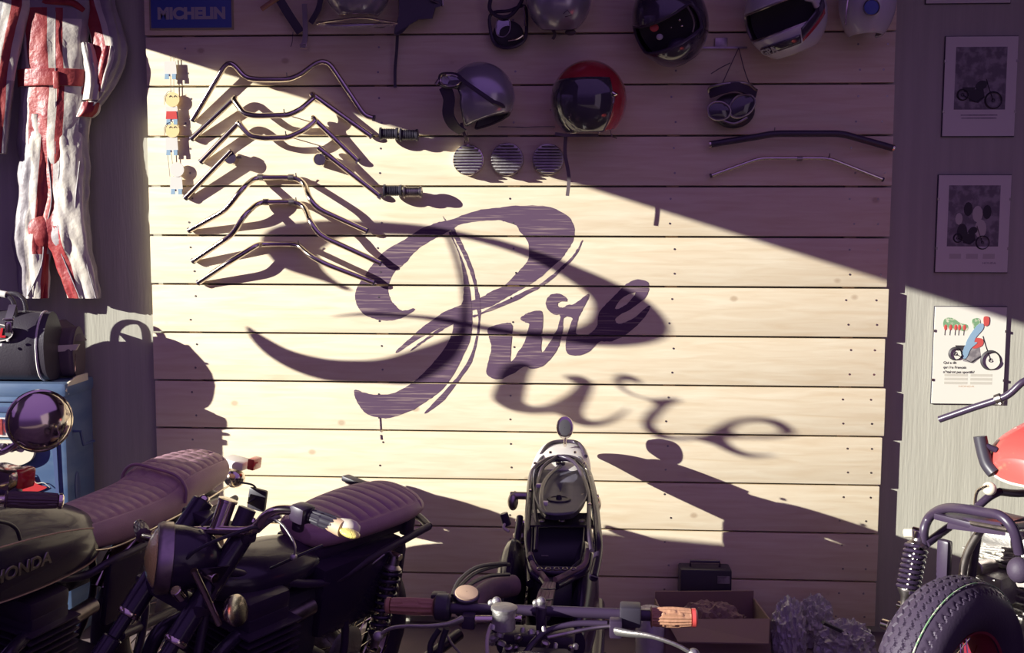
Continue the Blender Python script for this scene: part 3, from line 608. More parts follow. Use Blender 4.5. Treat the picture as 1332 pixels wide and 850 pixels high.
# ------------------------------------------------------------ framed posters on the right wall
def poster(px0, py0, px1, py1, label, content):
    Y = -.012
    a, b = at(px0, py1, Y), at(px1, py0, Y); c = (a+b)/2; w, h = abs(b.x-a.x), abs(b.z-a.z)
    t = thing('poster', label, 'poster', (c.x, Y, c.z))
    G().box((c.x, -.004, c.z), (w,.008,h), bev=.001).build('backing_board', M['plastic'], t)
    G().box((c.x, -.0095, c.z), (w*.985,.003,h*.985)).build('sheet', M['paper'], t)
    for s1 in (-1, 1):
        for s2 in (-.25, .25): G().box((c.x+s1*w*.49, -.011, c.z+s2*h), (.008,.006,.01)).build('glass_clip', M['steel'], t)
    def q(u, v, d=0): return V((c.x-w/2+u*w, -.0112-d, c.z+h/2-v*h))   # u, v in 0..1
    content(t, q, w, h)
def motif(t, q, u0, v0, s, body='ink', tank='ink'):
    """little side-view motorcycle drawing"""
    def r(u, v, d=0): return q(u0+u*s, v0+v*s*.74, d)
    for cu_, cv_, rr in ((.15,.66,.12),(.83,.78,.18)):
        c = r(cu_, cv_); G().tube([c+V((math.cos(a)*rr*s*.31,0,math.sin(a)*rr*s*.31)) for a in [2*PI*k/28 for k in range(28)]], .0075*s/.6, 4, closed=True, flat=.15).build('drawn_wheel', M[body], t)
        G().tube([c+V((math.cos(a)*.035*s*.31,0,math.sin(a)*.035*s*.31)) for a in [2*PI*k/12 for k in range(12)]], .003, 4, closed=True, flat=.3).build('drawn_hub', M[body], t)
    G().prism([r(.28,.56,.0004), r(.60,.52,.0004), r(.64,.72,.0004), r(.50,.84,.0004), r(.30,.80,.0004)], (0,-.0004,0)).build('drawn_engine', M['print_dark' if tank != 'ink' else body], t, smooth=False)
    G().prism(catmull([r(.42,.48,.001), r(.52,.36,.001), r(.66,.38,.001), r(.66,.50,.001), r(.50,.56,.001)], 3, True), (0,-.0004,0)).build('drawn_tank', M[tank], t, smooth=False)
    G().prism([r(.14,.50,.001), r(.42,.50,.001), r(.40,.58,.001), r(.18,.60,.001)], (0,-.0004,0)).build('drawn_seat', M[body], t, smooth=False)
    G().tube([r(.66,.32,.001), r(.72,.5,.001), r(.83,.78,.001)], .003, 4, flat=.3).tube([r(.15,.66,.001), r(.45,.82,.001), r(.62,.7,.001)], .003, 4, flat=.3).build('drawn_frame', M[body], t)
    return r
def red_poster(t, q, w, h):
    G().prism(catmull([q(.14,.13), q(.25,.12), q(.36,.17), q(.46,.19), q(.45,.25), q(.30,.24), q(.14,.22)], 4, True), (0,-.0003,0)).build('drawn_trees', M['green_ink'], t, smooth=False)
    for k, u in enumerate((.16,.23,.30,.35,.42)):
        c = q(u, .215, .0006); G().ell(c, (.0065,.0006,.012), None, 10, 6).build('drawn_rider', M['red_ink'], t)
        G().tube([c-V((.002,0,.010)), c-V((.003,0,.032))], .0022, 4, flat=.3).build('drawn_legs', M['ink'], t)
    r = motif(t, q, .20, .13, .72, 'ink', 'red_ink')
    G().prism(catmull([r(.34,.46,.0015), r(.52,.14,.0015), r(.64,.08,.0015), r(.66,.18,.0015), r(.52,.36,.0015), r(.48,.52,.0015)], 4, True), (0,-.0004,0)).build('drawn_jacket', M['blue_ink'], t, smooth=False)
    G().prism(catmull([r(.28,.72,.002), r(.34,.48,.002), r(.56,.44,.002), r(.44,.56,.002), r(.36,.74,.002)], 4, True), (0,-.0004,0)).build('drawn_trousers', M['blue_ink'], t, smooth=False)
    G().prism(catmull([r(.66,-.04,.002), r(.76,-.04,.002), r(.76,.10,.002), r(.68,.12,.002)], 4, True), (0,-.0004,0)).build('drawn_helmet', M['red_ink'], t, smooth=False)
    G().prism(catmull([r(.44,.02,.001), r(.56,-.02,.001), r(.60,.08,.001), r(.50,.2,.001)], 4, True), (0,-.0004,0)).build('drawn_backpack', M['green_ink'], t, smooth=False)
    for k, s_ in enumerate(('Qui a dit','que les Français',"n'étaient pas sportifs?")):
        text_mesh(s_, h*.036, basis(q(.15,.575+.047*k), (1,0,0), (0,0,1)), .0002, .0004, 1, align='LEFT').build('poster_lettering', M['ink'], t, smooth=False)
    text_mesh('HONDA', h*.026, basis(q(.48,.815), (1,0,0), (0,0,1)), .0002, 0, 1.6).build('poster_lettering', M['gold_ink'], t, smooth=False)
    for v0 in (.70,.74,.78):
        G().box(q(.33,v0), (w*.32,.0003,h*.026)).build('small_print', M['paper' if False else 'grey_ink'], t); G().box(q(.68,v0), (w*.30,.0003,h*.026)).build('small_print', M['grey_ink'], t)
def dark_poster(wheel):
    def f(t, q, w, h):
        G().box(q(.50,.42), (w*.70,.0006,h*.62)).build('photo_print', M['print_dark'], t)
        if wheel:
            motif(t, q, .17, .28, .62)
            for k in range(2): G().box(q(.5,.785+.03*k), (w*(.5-.02*k),.0004,h*.010)).build('small_print', M['print_dark'], t)
        else:
            for k, (u, v, a) in enumerate([(.3,.45,.05),(.42,.35,.06),(.55,.4,.07),(.68,.38,.06),(.6,.55,.08),(.35,.58,.07)]):
                G().ell(q(u, v, .0008), (a*w,.0006,a*h*1.2), None, 10, 6).build('printed_figure', M['ink' if k % 2 else 'grey_ink'], t)
            motif(t, q, .22, .40, .5)
            for k in range(3): G().box(q(.27+.23*k,.83), (w*.16,.0004,h*.05)).build('small_print', M['grey_ink'], t)
            text_mesh('HONDA', h*.03, basis(q(.74,.90), (1,0,0), (0,0,1)), .0002, 0, 1.2).build('poster_lettering', M['print_dark'], t, smooth=False)
    return f
def plain(t, q, w, h): G().box(q(.5,.45), (w*.8,.0006,h*.7)).build('photo_print', M['print_dark'], t)
poster(1225,46,1326,178, 'shaded framed print of an old motorcycle, upper on the right wall', dark_poster(True))
poster(1216,227,1317,355, 'shaded framed print of a crowd scene, between the other two full posters', dark_poster(False))
poster(1211,399,1311,526, 'sunlit framed poster of a rider on a red motorcycle with French text', red_poster)
poster(1204,-100,1320,5, 'framed print of which only the lower edge shows, topmost on the right wall', plain)
# ------------------------------------------------------------ racing suit
def cloth(t, name, rings, mats, fn, amp=.008, seed=0, n=56, sub=5, parent=None):
    """rings: (px, py, halfwidth_px, depth_m, dist_from_wall, tilt) -> wrinkled tube; fn(u, v) gives material index (u: angle, 0 = left edge seen, .25 = front centre)"""
    R = catmull([V(r[:3]) for r in rings], sub); D = catmull([V((r[3], r[4], 0)) for r in rings], sub)
    g = G(); out = []
    for i, (p, d) in enumerate(zip(R, D)):
        dy = .012+(d.y-.10)*.42+.052+(.05 if seed == 4.2 else 0)-(.035 if seed in (9.4,2.2,5.5,6.5) else 0); dp = min(d.x*.52, dy-.008); c = at(p.x, p.y, -dy); hw = p.z/312.0; ring = []
        for j in range(n):
            a = 2*PI*j/n; q = V((-math.cos(a)*hw, -math.sin(a)*dp, 0))
            s_ = noise.noise(V((math.cos(a)*1.5+seed, c.z*3+seed, math.sin(a)*1.5)))*amp*1.3+abs(noise.noise(V((math.cos(a)*2.2+seed, c.z*7, math.sin(a)*2.2))))*amp
            s_ += amp*.6*noise.noise(V((math.cos(a)*3+seed*3, c.z*15+math.cos(a)*2, math.sin(a)*3)))
            ring.append(c+q+(q.normalized() if q.length > 1e-6 else V((0,0,0)))*s_)
        out.append(ring)
    fs = g.ring_mesh(out)
    m = len(out)
    for i, j, f in fs: f.material_index = fn(j/n, i/m)
    return g.build(name, [M[x] for x in mats], parent or t, angle=70)
suit = thing('racing_suit', 'worn white and red leather racing suit hanging at the left of the wall', 'racing suit', at(75,200,-.12))
MT = ['wleather','rleather','gleather']
cloth(suit, 'torso', [(72,-45,40,.09,.12),(70,-10,46,.10,.12),(70,20,47,.10,.125),(70,60,44,.10,.125),(72,100,42,.095,.125),(72,140,44,.10,.125),(69,180,44,.10,.12),(68,205,42,.085,.12),(68,222,34,.06,.12)], MT,
      lambda u, v: 1 if (.137 < u < .235 or .285 < u < .312) and v > .2 else (2 if u < .10 or (u > .40 and u < .5) or v < .25 else 0), .011, 1.3)
cloth(suit, 'belt', [(70,92,46,.115,.125),(70,94,47,.118,.125),(70,112,46,.118,.125),(70,114,45,.112,.125)], MT, lambda u, v: 1, .002, 3)
G().box(at(73,104,-.135), (.022,.012,.07), bev=.004).build('belt_buckle', M['rleather'], suit)
G().tube(catmull([at(38,12,-.09), at(55,4,-.115), at(75,2,-.12), at(95,4,-.115), at(108,14,-.09)], 5), .014, 10).build('collar', M['rleather'], suit)
G().tube([at(72,15,-.125), at(72,90,-.135), at(72,200,-.12)], .0018, 6).build('zip', M['gleather'], suit)
cloth(suit, 'leg', [(56,150,24,.07,.12),(54,190,25,.078,.125),(50,235,27,.08,.13),(47,270,25,.07,.135),(44,300,27,.075,.14),(42,325,25,.07,.14),(43,355,21,.06,.135),(42,388,20,.055,.13)], MT,
      lambda u, v: 1 if .27 < u < .42 and v < .72 or (.34 < u < .47 and v >= .72) else (2 if u < .2 or u > .5 else 0), .014, 7.1)
cloth(suit, 'leg', [(84,150,26,.07,.12),(86,190,28,.078,.125),(86,235,29,.08,.13),(86,270,28,.075,.14),(88,300,28,.085,.15),(93,325,25,.075,.145),(102,355,23,.06,.14),(110,388,21,.055,.13)], MT,
      lambda u, v: 1 if (.05 < u < .17) or (.05 < u < .22 and v > .5) else (2 if u > .40 else 0), .014, 11.7)
for pts in ([(62,205),(67,260),(58,305),(54,345),(36,385)], [(78,205),(74,260),(68,300),(82,335),(104,388)], [(104,210),(98,270),(106,300),(112,340),(125,388)]):
    G().tube(catmull([at(x, y, -.112) for x, y in pts], 5), .003, 6).build('seam_piping', M['gleather'], suit)
for (cx_, cy_, s_) in ((52,302,1),(82,303,1)):
    g = G(); g.ell(at(cx_,cy_,-.105), (.055,.022,.07), None, 24, 16)
    for v in g.bm.verts: v.co += v.co.normalized()*.006*noise.noise(v.co*30)
    g.build('knee_pad', M['rleather' if cx_ < 70 else 'gleather'], suit)
cloth(suit, 'sleeve', [(8,-50,20,.06,.12),(16,0,24,.07,.12),(8,45,22,.065,.12),(0,95,20,.06,.12),(-4,150,18,.055,.12),(-6,200,15,.05,.12)], MT, lambda u, v: 1 if .28 < u < .36 else (2 if u < .2 or v > .6 else 0), .008, 4.2)
cloth(suit, 'sleeve', [(118,-50,22,.065,.12),(126,0,23,.07,.13),(138,40,21,.065,.15),(143,80,18,.06,.17),(128,115,17,.055,.2),(112,142,12,.045,.22)], MT, lambda u, v: 1 if .12 < u < .24 else (0 if u < .3 else 2), .012, 9.4)
cloth(suit, 'cuff', [(116,134,14,.052,.22),(112,146,16,.056,.225),(107,153,14,.05,.225)], MT, lambda u, v: 1 if .2 < u < .5 else 0, .006, 2.2)
cloth(suit, 'glove', [(110,56,7,.02,.26),(115,75,8,.03,.26),(120,100,8,.03,.265),(118,130,9,.03,.265)], MT, lambda u, v: 0, .008, 5.5)
cloth(suit, 'cuff_flap', [(143,60,6,.02,.24),(140,78,9,.03,.25),(134,100,7,.025,.26),(130,120,5,.02,.26)], MT, lambda u, v: 1 if u < .3 else 0, .006, 6.5)
c0 = at(72,-60,-.12); G().tube([V((c0.x,0,c0.z+.03)), V((c0.x,-.12,c0.z+.03)), V((c0.x,-.13,c0.z-.02))], .006, 8).tube(catmull([c0+V((-.17,0,-.07)), c0+V((0,0,0)), c0+V((.17,0,-.07))], 6), .008, 8).build('hanger', M['steel'], suit)
# ------------------------------------------------------------ blue cabinet
XR, YF, YBK, ZT = -1.982, -.295, -.06, 1.065
cab = thing('metal_cabinet', 'blue enamelled metal cabinet with red lettered plate, under the bags', 'cabinet', (-2.3, -.195, 0))
def xz(px, py, Y=YF): return at(px, py, Y)
g = G(); g.box(((-2.75+XR)/2, (YF+YBK)/2, .52), (XR+2.75, YBK-YF, 1.04), bev=.018); g.build('body', M['blue'], cab)
g = G(); g.box(((-2.75+XR)/2, (YF+YBK)/2-.001, ZT-.03), (XR+2.765, YBK-YF+.012, .06), bev=.02); g.build('lid', M['blue'], cab)
fz = lambda px, py: xz(px, py, YF-.002)
a = fz(0,521); b = fz(82,521)
G().box(((a.x-.4+XR)/2, YF-.004, a.z), (XR-a.x+.4, .012, .010), bev=.003).build('ridge', M['blue'], cab)
a = fz(0,533); G().box(((-2.74+XR-.05)/2, YF-.003, a.z), (.80,.006,.022), bev=.002).build('vent_slot', M['blue_dark'], cab)
p0, p1 = fz(-90,542), fz(34,569)
G().box(((p0.x+p1.x)/2, YF-.006, (p0.z+p1.z)/2), (abs(p1.x-p0.x), .010, abs(p0.z-p1.z)), bev=.004).build('name_plate', M['white'], cab)
text_mesh('NG', .085, basis(fz(6,556)+V((0,-.012,0)), (1,0,0), (0,0,1)), .002, .003, 1.05, align='CENTER').build('plate_lettering', M['rleather'], cab, smooth=False)
g = G(); ring = catmull([fz(-60,575), fz(20,572), fz(44,574), fz(48,588), fz(40,600), fz(15,606), fz(-60,608)], 4, True); g.prism([p-V((0,.004,0)) for p in ring], (0,-.018,0)); g.build('white_dish', M['cream'], cab, angle=50)
G().box(fz(8,579)+V((0,-.02,0)), (.22,.012,.022), bev=.004).build('latch_bar', M['black_metal'], cab)
for px in (12, 24): G().lathe([(0,.016),(.006,.016),(.008,.010)], fz(px,580)+V((0,-.026,0)), (0,-1,0), 20).build('latch_screw', M['chrome'], cab)
G().prism(catmull([fz(24,636)+V((0,-.003,0)), fz(34,622)+V((0,-.003,0)), fz(44,620)+V((0,-.003,0)), fz(50,630)+V((0,-.003,0)), fz(62,634)+V((0,-.003,0)), fz(48,640)+V((0,-.003,0)), fz(34,642)+V((0,-.003,0))], 3, True), (0,-.002,0)).build('red_animal_sticker', M['red'], cab, smooth=False)
G().tube(catmull([fz(20,640)+V((0,-.006,0)), fz(33,621)+V((0,-.006,0)), fz(42,617)+V((0,-.006,0)), fz(48,628)+V((0,-.006,0)), fz(58,628)+V((0,-.006,0)), fz(66,634)+V((0,-.006,0))], 4), .0018, 5).build('sticker_outline', M['cream'], cab)
G().prism([fz(68,575)+V((0,-.002,0)), fz(74,575)+V((0,-.002,0)), fz(78,648)+V((0,-.002,0)), fz(74,648)+V((0,-.002,0))], (0,-.003,0)).build('door_gap', M['blue_dark'], cab, smooth=False)
side = lambda y, z: V((XR+.002, y, z))
G().ribbon([side(-.285,1.025), side(-.265,1.05), side(-.20,1.066), side(-.11,1.067)], .03, .008, (0,0,1)).build('corner_guard', M['cream'], cab)
G().tube([side(-.24,.86), side(-.24,.86)+V((.03,0,0)), side(-.22,.80)+V((.03,0,0)), side(-.14,.80)+V((.035,0,0))], .006, 8).build('side_handle', M['blue_dark'], cab)
g = G(); g.ell(side(-.22,.62), (.006,.022,.07)); g.build('side_recess', M['blue_dark'], cab)
# ------------------------------------------------------------ leather bags on the cabinet
def bag(name, label, c, sx, sy, sz, parts, mat):
    t = thing(name, label, 'bag', c)
    g = G(); rings = []
    for i in range(25):
        f = i/24; x = c[0]-sx+2*sx*f; k = max(.9, (1-abs(2*f-1)**8)**.5)
        ring = []
        for j in range(40):
            a = 2*PI*j/40; ca, sa = math.cos(a), math.sin(a)
            y = abs(ca)**.75*(1 if ca > 0 else -1)*sy*(1-.45*max(0, sa)); z = abs(sa)**.6*(1 if sa > 0 else -1)*sz
            d = 1+.05*noise.noise(V((x*7, y*9, z*9)))
            ring.append(V((x, c[1]+y*k*d, c[2]+sz+z*(k*.06+.94)*(1 if z < 0 else d))))
        rings.append(ring)
    g.ring_mesh(rings); g.build('bag_body', M[mat], t)
    for f in (0, 24): G().tube(rings[2 if f == 0 else 22], .005, 6, closed=True).build('piping', M['white'], t)
    return t
zc = ZT+.004
t = bag('leather_bag', 'black leather holdall with white piping and oval badge on the blue cabinet', (-2.235,-.232,zc), .180, .086, .140, 0, 'black_leather')
bc = at(0,433,-.325); g = G(); g.lathe([(0,.052),(.004,.052)], bc+V((-.005,.0,0)), (0,-1,0), 32, sc=(1.15,.62)); g.build('oval_badge', M['ink'], t)
G().tube([bc+V((-.005+math.cos(a)*.060,-.006,math.sin(a)*.033)) for a in [2*PI*k/32 for k in range(32)]], .0022, 6, closed=True).build('badge_rim', M['white'], t)
text_mesh('L', .05, basis(bc+V((.012,-.007,-.002)), (1,0,0), (0,0,1)), .001, .002, 1, 0.2).build('badge_lettering', M['red_lens'], t, smooth=False)
for px, py in ((2,449),(10,443)): G().ell(at(px,py,-.345), (.006,.003,.006)).build('badge_dot', M['white'], t)
for yy in (-.27,-.19):
    G().tube(catmull([V((-2.33,yy,zc+.24)), V((-2.32,yy,zc+.31)), V((-2.28,yy,zc+.345)), V((-2.22,yy,zc+.345)), V((-2.19,yy,zc+.31)), V((-2.185,yy,zc+.22))], 6), .009, 8).build('handle', M['black_leather'], t)
g = G(); g.tube([V((-2.27,-.27,zc+.348)), V((-2.25,-.27,zc+.352)), V((-2.22,-.27,zc+.347))], .014, 10); g.build('handle_wrap', M['white'], t)
bk = at(12,414,-.335); G().ribbon([bk+V((0,.03,.05)), bk+V((0,0,0)), bk+V((0,-.002,-.03))], .030, .006, (1,0,0)).build('buckle_strap', M['black_metal'], t)
G().box(bk+V((0,-.006,-.005)), (.042,.006,.008), bev=.002).box(bk+V((0,-.006,-.036)), (.026,.006,.045), bev=.008).build('buckle', M['chrome'], t)
t = bag('leather_bag', 'small brown leather bag with beige stripe behind the black holdall', (-2.045,-.13,zc), .045, .06, .105, 0, 'strap')
for ch in list(t.children):
    if ch.name.startswith('piping'): bpy.data.objects.remove(ch)
g = G(); g.prism([V((-2.09,-.185,zc+.16)), V((-1.975,-.16,zc+.15)), V((-2.01,-.14,zc+.19)), V((-2.08,-.13,zc+.235))], (0,.05,0)); g.build('flap', M['strap'], t, angle=60)
G().prism([V((-2.09,-.205,zc+.135)), V((-1.975,-.18,zc+.14)), V((-1.99,-.18,zc+.115)), V((-2.09,-.205,zc+.108))], (0,.012,0)).build('beige_stripe', M['cream'], t, smooth=False)
G().tube([V((-1.995,-.17,zc+.10)), V((-1.995,-.18,zc+.03)), V((-2.005,-.18,zc+.02))], .002, 6).build('strap_ring', M['chrome'], t)
# ------------------------------------------------------------ clutter on the floor
cb = fl(930,800,.22)
t = thing('cardboard_box', 'long open cardboard box with crumpled paper inside, behind the right handlebar grip', 'box', (.595,-.31,0))
W_, D_, H_ = .40, .23, .20; cx_, cy_ = .595, -.31
Rz = Matrix.Rotation(.08, 3, 'Z')
for nm, c, s_ in [('box_side', (0,-D_/2,H_/2), (W_,.006,H_)), ('box_side', (0,D_/2,H_/2+.015), (W_,.006,H_+.03)), ('box_side', (-W_/2,0,H_/2), (.006,D_,H_)), ('box_side', (W_/2,0,H_/2), (.006,D_,H_)), ('box_base', (0,0,.006), (W_,D_,.006))]:
    G().box(Rz @ V(c)+V((cx_, cy_, .001)), s_, Rz).build(nm, M['cardboard'], t)
G().prism([Rz @ V((-W_/2,-D_/2,H_))+V((cx_,cy_,0)), Rz @ V((W_/2,-D_/2,H_))+V((cx_,cy_,0)), Rz @ V((W_/2-.03,-D_/2-.09,H_-.06))+V((cx_,cy_,0)), Rz @ V((-W_/2+.03,-D_/2-.09,H_-.05))+V((cx_,cy_,0))], (0,0,.005)).build('box_flap', M['cardboard'], t, smooth=False)
def crumple(name, label, c, r, seed, mat='bagfilm', cat='plastic bag', group=None):
    g = G(); bmesh.ops.create_icosphere(g.bm, subdivisions=5, radius=1)
    for v in g.bm.verts:
        d = v.co.copy(); n1 = abs(noise.noise(d*2.3+V((seed,0,0)))); n2 = abs(noise.noise(d*5+V((0,seed,0)))); n3 = abs(noise.noise(d*11+V((0,0,seed))))
        k = 1-.32*n1-.22*n2-.10*n3
        v.co = V((d.x*r[0]*k, d.y*r[1]*k, max(d.z*r[2]*k, -r[2]*.62)))+V((c[0], c[1], r[2]*.62+c[2]))
    o = g.build(name, M[mat], angle=18, org=(c[0],c[1],c[2])); tag(o, label, cat, group); return o
t2 = crumple('crumpled_paper', 'crumpled wrapping paper filling the cardboard box', (.595,-.31,.012), (.165,.095,.145), 31.0, 'cardboard', 'paper')
crumple('plastic_bag', 'crumpled clear plastic bag against the right end of the cardboard box', (.885,-.36,0), (.075,.09,.18), 3.0)
crumple('plastic_bag', 'small crumpled plastic bag standing low in front of the plank panel', (1.04,-.16,0), (.085,.07,.14), 8.5)
crumple('plastic_bag', 'wide crumpled plastic bag nearest the chrome axle nut, dark strip on it', (1.10,-.38,0), (.125,.11,.13), 14.2)
tag(G().box(at(1087,818,-.44), (.13,.02,.012), Matrix.Rotation(.5,3,'Y') @ Matrix.Rotation(.3,3,'Z'), bev=.003).build('black_clip', M['plastic'], org=at(1087,818,-.44)), 'black plastic strip lying on the wide plastic bag', 'strip')
t = thing('battery_case', 'black case with handle standing against the planks behind the cardboard box', 'case', (.60,-.14,0))
G().box((.60,-.095,.15), (.21,.09,.30), bev=.01).build('case_body', M['plastic'], t)
G().tube([V((.54,-.10,.301)), V((.54,-.10,.322)), V((.66,-.10,.322)), V((.66,-.10,.301))], .006, 8).build('case_handle', M['black_metal'], t)
G().box((.67,-.143,.26), (.05,.006,.03), bev=.001).build('case_label', M['print_dark'], t)
g = G(); g.lathe([(0,.05),(.006,.055),(.19,.055),(.21,.045),(.24,.047),(.25,.04)], (.345,-.45,0), (0,0,1), 28); tag(g.build('glass_jar', M['bagfilm'], org=(.345,-.45,0)), 'clear jar standing at the left end of the cardboard box', 'jar')
# ------------------------------------------------------------ motorcycle kit
M['red_rim'] = mk('dark_red_rim', (.22,.02,.04), .4)
class Bike:
    """local frame: x forward from below the rear of the seat, y to the rider's left, z up; leaned on its side stand"""
    def __init__(s, name, label, O, h, lean):
        t = math.radians(lean); h = V((h[0], h[1], 0)).normalized(); l = V((-h.y, h.x, 0))
        L_ = l*math.cos(t)-V((0,0,1))*math.sin(t); U_ = V((0,0,1))*math.cos(t)+l*math.sin(t)
        s.h, s.l, s.u, s.O = h, L_, U_, V((O[0], O[1], 0)); s.X = Matrix((h, L_, U_)).transposed().to_4x4(); s.X.translation = s.O
        s.root = thing(name, label, 'motorcycle', s.O)
    def g(s): return G(s.X)
    def loc(s, P): d = P-s.O; return V((d.dot(s.h), d.dot(s.l), d.dot(s.u)))
    def lat(s, px, py, v): d = ray(px, py); return s.loc(CAM+d*(((s.O-CAM).dot(s.l)+v)/d.dot(s.l)))
    def at_s(s, px, py, v): d = ray(px, py); return s.loc(CAM+d*(((s.O-CAM).dot(s.h)+v)/d.dot(s.h)))
    def at_z(s, px, py, v): d = ray(px, py); return s.loc(CAM+d*(((s.O-CAM).dot(s.u)+v)/d.dot(s.u)))
    def part(s, g, name, mat, parent=None, **k): return g.build(name, M[mat], parent or s.root, **k)
    def tube(s, name, mat, pts, r, sub=6, n=10, parent=None, closed=False, raw=False):
        P = pts if raw else catmull(pts, sub, closed); g = s.g(); g.tube(P, r, n, closed=closed); return s.part(g, name, mat, parent)
    def wheel(s, name, sx, R, w, rim='chrome', zig=0, lat=0, spokes=True, ctr=None, vis=True):
        c = V((sx, lat, R)) if ctr is None else V(ctr); rr = R-w*.95
        def circ(r, y, n=48): return [c+V((math.cos(2*PI*k/n)*r, y, math.sin(2*PI*k/n)*r)) for k in range(n)]
        g = s.g(); prof = [(rr+.004,-.4*w),(rr+.012,-.42*w),(rr+.004,-.30*w),(rr-.010,-.16*w),(rr-.012,0),(rr-.010,.16*w),(rr+.004,.30*w),(rr+.012,.42*w),(rr+.004,.4*w)]
        g.ring_mesh([circ(r, y) for r, y in prof], cap=False, closed_v=False); rimo = s.part(g, name, rim)
        # tyre
        nr, nc = (120 if zig == 2 else 44), (420 if zig == 2 else 90); g = s.g(); rings = []
        for i in range(nr+1):
            a = -PI*.78+PI*1.56*i/nr; rings.append((math.cos(a), math.sin(a)))
        grid = []
        for (ca, sa) in rings:
            ring = []
            for k in range(nc):
                th = 2*PI*k/nc; rad = R-w*.52+w*.52*ca; y = sa*w*.56; d = 0
                if zig and ca > .1:
                    u = sa
                    for gc in ((-.72,-.42,-.14,.14,.42,.72) if zig == 2 else (-.6,-.2,.2,.6)):
                        zz = .06*(abs(((th*nc/(2*PI))/7.0) % 1*2-1)*2-1)
                        if abs(u-gc-zz) < .03: d = .006
                    if zig == 1 and (k//2) % 3 == 0 and abs(u) > .65: d = .006
                ring.append(c+V((math.cos(th)*(rad-d*ca), y, math.sin(th)*(rad-d*ca))))
            grid.append(ring)
        g.ring_mesh(grid, cap=False); s.part(g, 'tyre', 'rubber', rimo, angle=28)
        if zig == 2:
            ring = [c+V((math.cos(2*PI*k/90)*(R-w*.045), -.045, math.sin(2*PI*k/90)*(R-w*.045))) for k in range(90)]
            g = s.g(); g.tube([p+V((0,.0,0)) for p in ring], .0022, 5, closed=True); s.part(g, 'green_stripe', 'green_ink', rimo)
        g = s.g(); g.lathe([(-.055,.03),(-.05,.075),(-.04,.085),(-.03,.05),(.03,.05),(.04,.08),(.05,.07),(.055,.03)], c, (0,1,0), 32); s.part(g, 'hub', 'alu', rimo)
        g = s.g()
        for k in range(32):
            a = 2*PI*k/32; b = a+(.28 if k % 2 else -.28); y = .035 if k % 4 < 2 else -.035
            g.tube([c+V((math.cos(b)*.06, y, math.sin(b)*.06)), c+V((math.cos(a)*(rr-.005), y*.15, math.sin(a)*(rr-.005)))], .002, 5)
        s.part(g, 'spokes', 'chrome', rimo)
        return rimo
    def seat(s, path, pat, name='seat', mat='leather_seat', lat=0, drop=.10, N=150, sq=3.0):
        """path rows: (s, ztop, halfwidth, height)"""
        P = catmull([V((a, b, c)) for a, b, c, d in path], 26); H = catmull([V((d, 0, 0)) for a, b, c, d in path], 26)
        g = s.g(); rings = []; s0, s1 = P[0].x, P[-1].x; m = 72
        for i, p in enumerate(P):
            ring = []; h = H[i].x; e = min(i, len(P)-1-i)/6.5; kk = min(1, .35+.65*min(1, e))**.5 if e < 1 else 1
            for j in range(m):
                a = 2*PI*j/m; ca, sa = math.cos(a), math.sin(a)
                y = (abs(ca)**(2/sq))*(1 if ca > 0 else -1)*p.z; z = (abs(sa)**(2/sq))*(1 if sa > 0 else -1)*h/2
                if z < 0: z *= 1.0
                yy = y/p.z; d = 0
                if sa > .2: z += .010*(1-yy*yy); d = pat((p.x-s0)/(s1-s0), yy, p.x)
                y *= 1-.12*max(0, -z/h)
                if e < 1: z = z*(kk) - (h/2)*(1-kk)*.4; y *= kk
                ring.append(V((p.x, lat+y, p.y-h/2+z-d)))
            rings.append(ring)
        g.ring_mesh(rings); return s.part(g, name, mat, angle=75)
    def tank(s, path, mat='black', lat=0, name='fuel_tank', n=48, sq=2.6):
        """rows: (s, zmid, halfwidth, halfheight)"""
        Q = catmull([V((a, b, 0)) for a, b, c, d in path], 8); W = catmull([V((c, d, 0)) for a, b, c, d in path], 8)
        def pt(i, a, k=1.0):
            ca, sa = math.cos(a), math.sin(a)
            return V((Q[i].x, lat+(abs(ca)**(2/sq))*(1 if ca > 0 else -1)*W[i].x*k*(1-.18*max(0, sa)), Q[i].y+(abs(sa)**(2/sq))*(1 if sa > 0 else -1)*W[i].y*k))
        g = s.g(); g.ring_mesh([[pt(i, 2*PI*j/n) for j in range(n)] for i in range(len(Q))])
        return s.part(g, name, mat, angle=60), pt, len(Q)
    def engine(s, c, name='engine', w=.34, cyl=2, lean=.0, mat='alu', fins=9):
        """crankcase, finned barrels and head around local point c (bottom centre)"""
        c = V(c); g = s.g(); g.box(c+V((-.04,0,.10)), (.40,w*.78,.20), bev=.045); e = s.part(g, name, mat)
        for sd in (-1, 1):
            g = s.g(); g.lathe([(0,.10),(.02,.10),(.035,.085),(.04,.03)], c+V((.05,sd*w*.38,.10)), (0,sd,0), 32); s.part(g, 'engine_cover', 'chrome' if mat == 'alu' else mat, e)
            g = s.g(); g.lathe([(0,.075),(.015,.075),(.025,.06),(.028,.02)], c+V((-.14,sd*w*.38,.12)), (0,sd,0), 28); s.part(g, 'engine_cover', mat, e)
        g = s.g(); g.box(c+V((.06,0,.31)), (.15,w*.74,.24), bev=.01); s.part(g, 'cylinder_block', mat, e)
        g = s.g()
        for k in range(fins): g.box(c+V((.06,0,.215+k*.022)), (.20,w*.92,.006), bev=.0015)
        s.part(g, 'cooling_fins', mat, e)
        g = s.g(); g.box(c+V((.06,0,.445)), (.16,w*.72,.07), bev=.02); s.part(g, 'cylinder_head', mat, e)
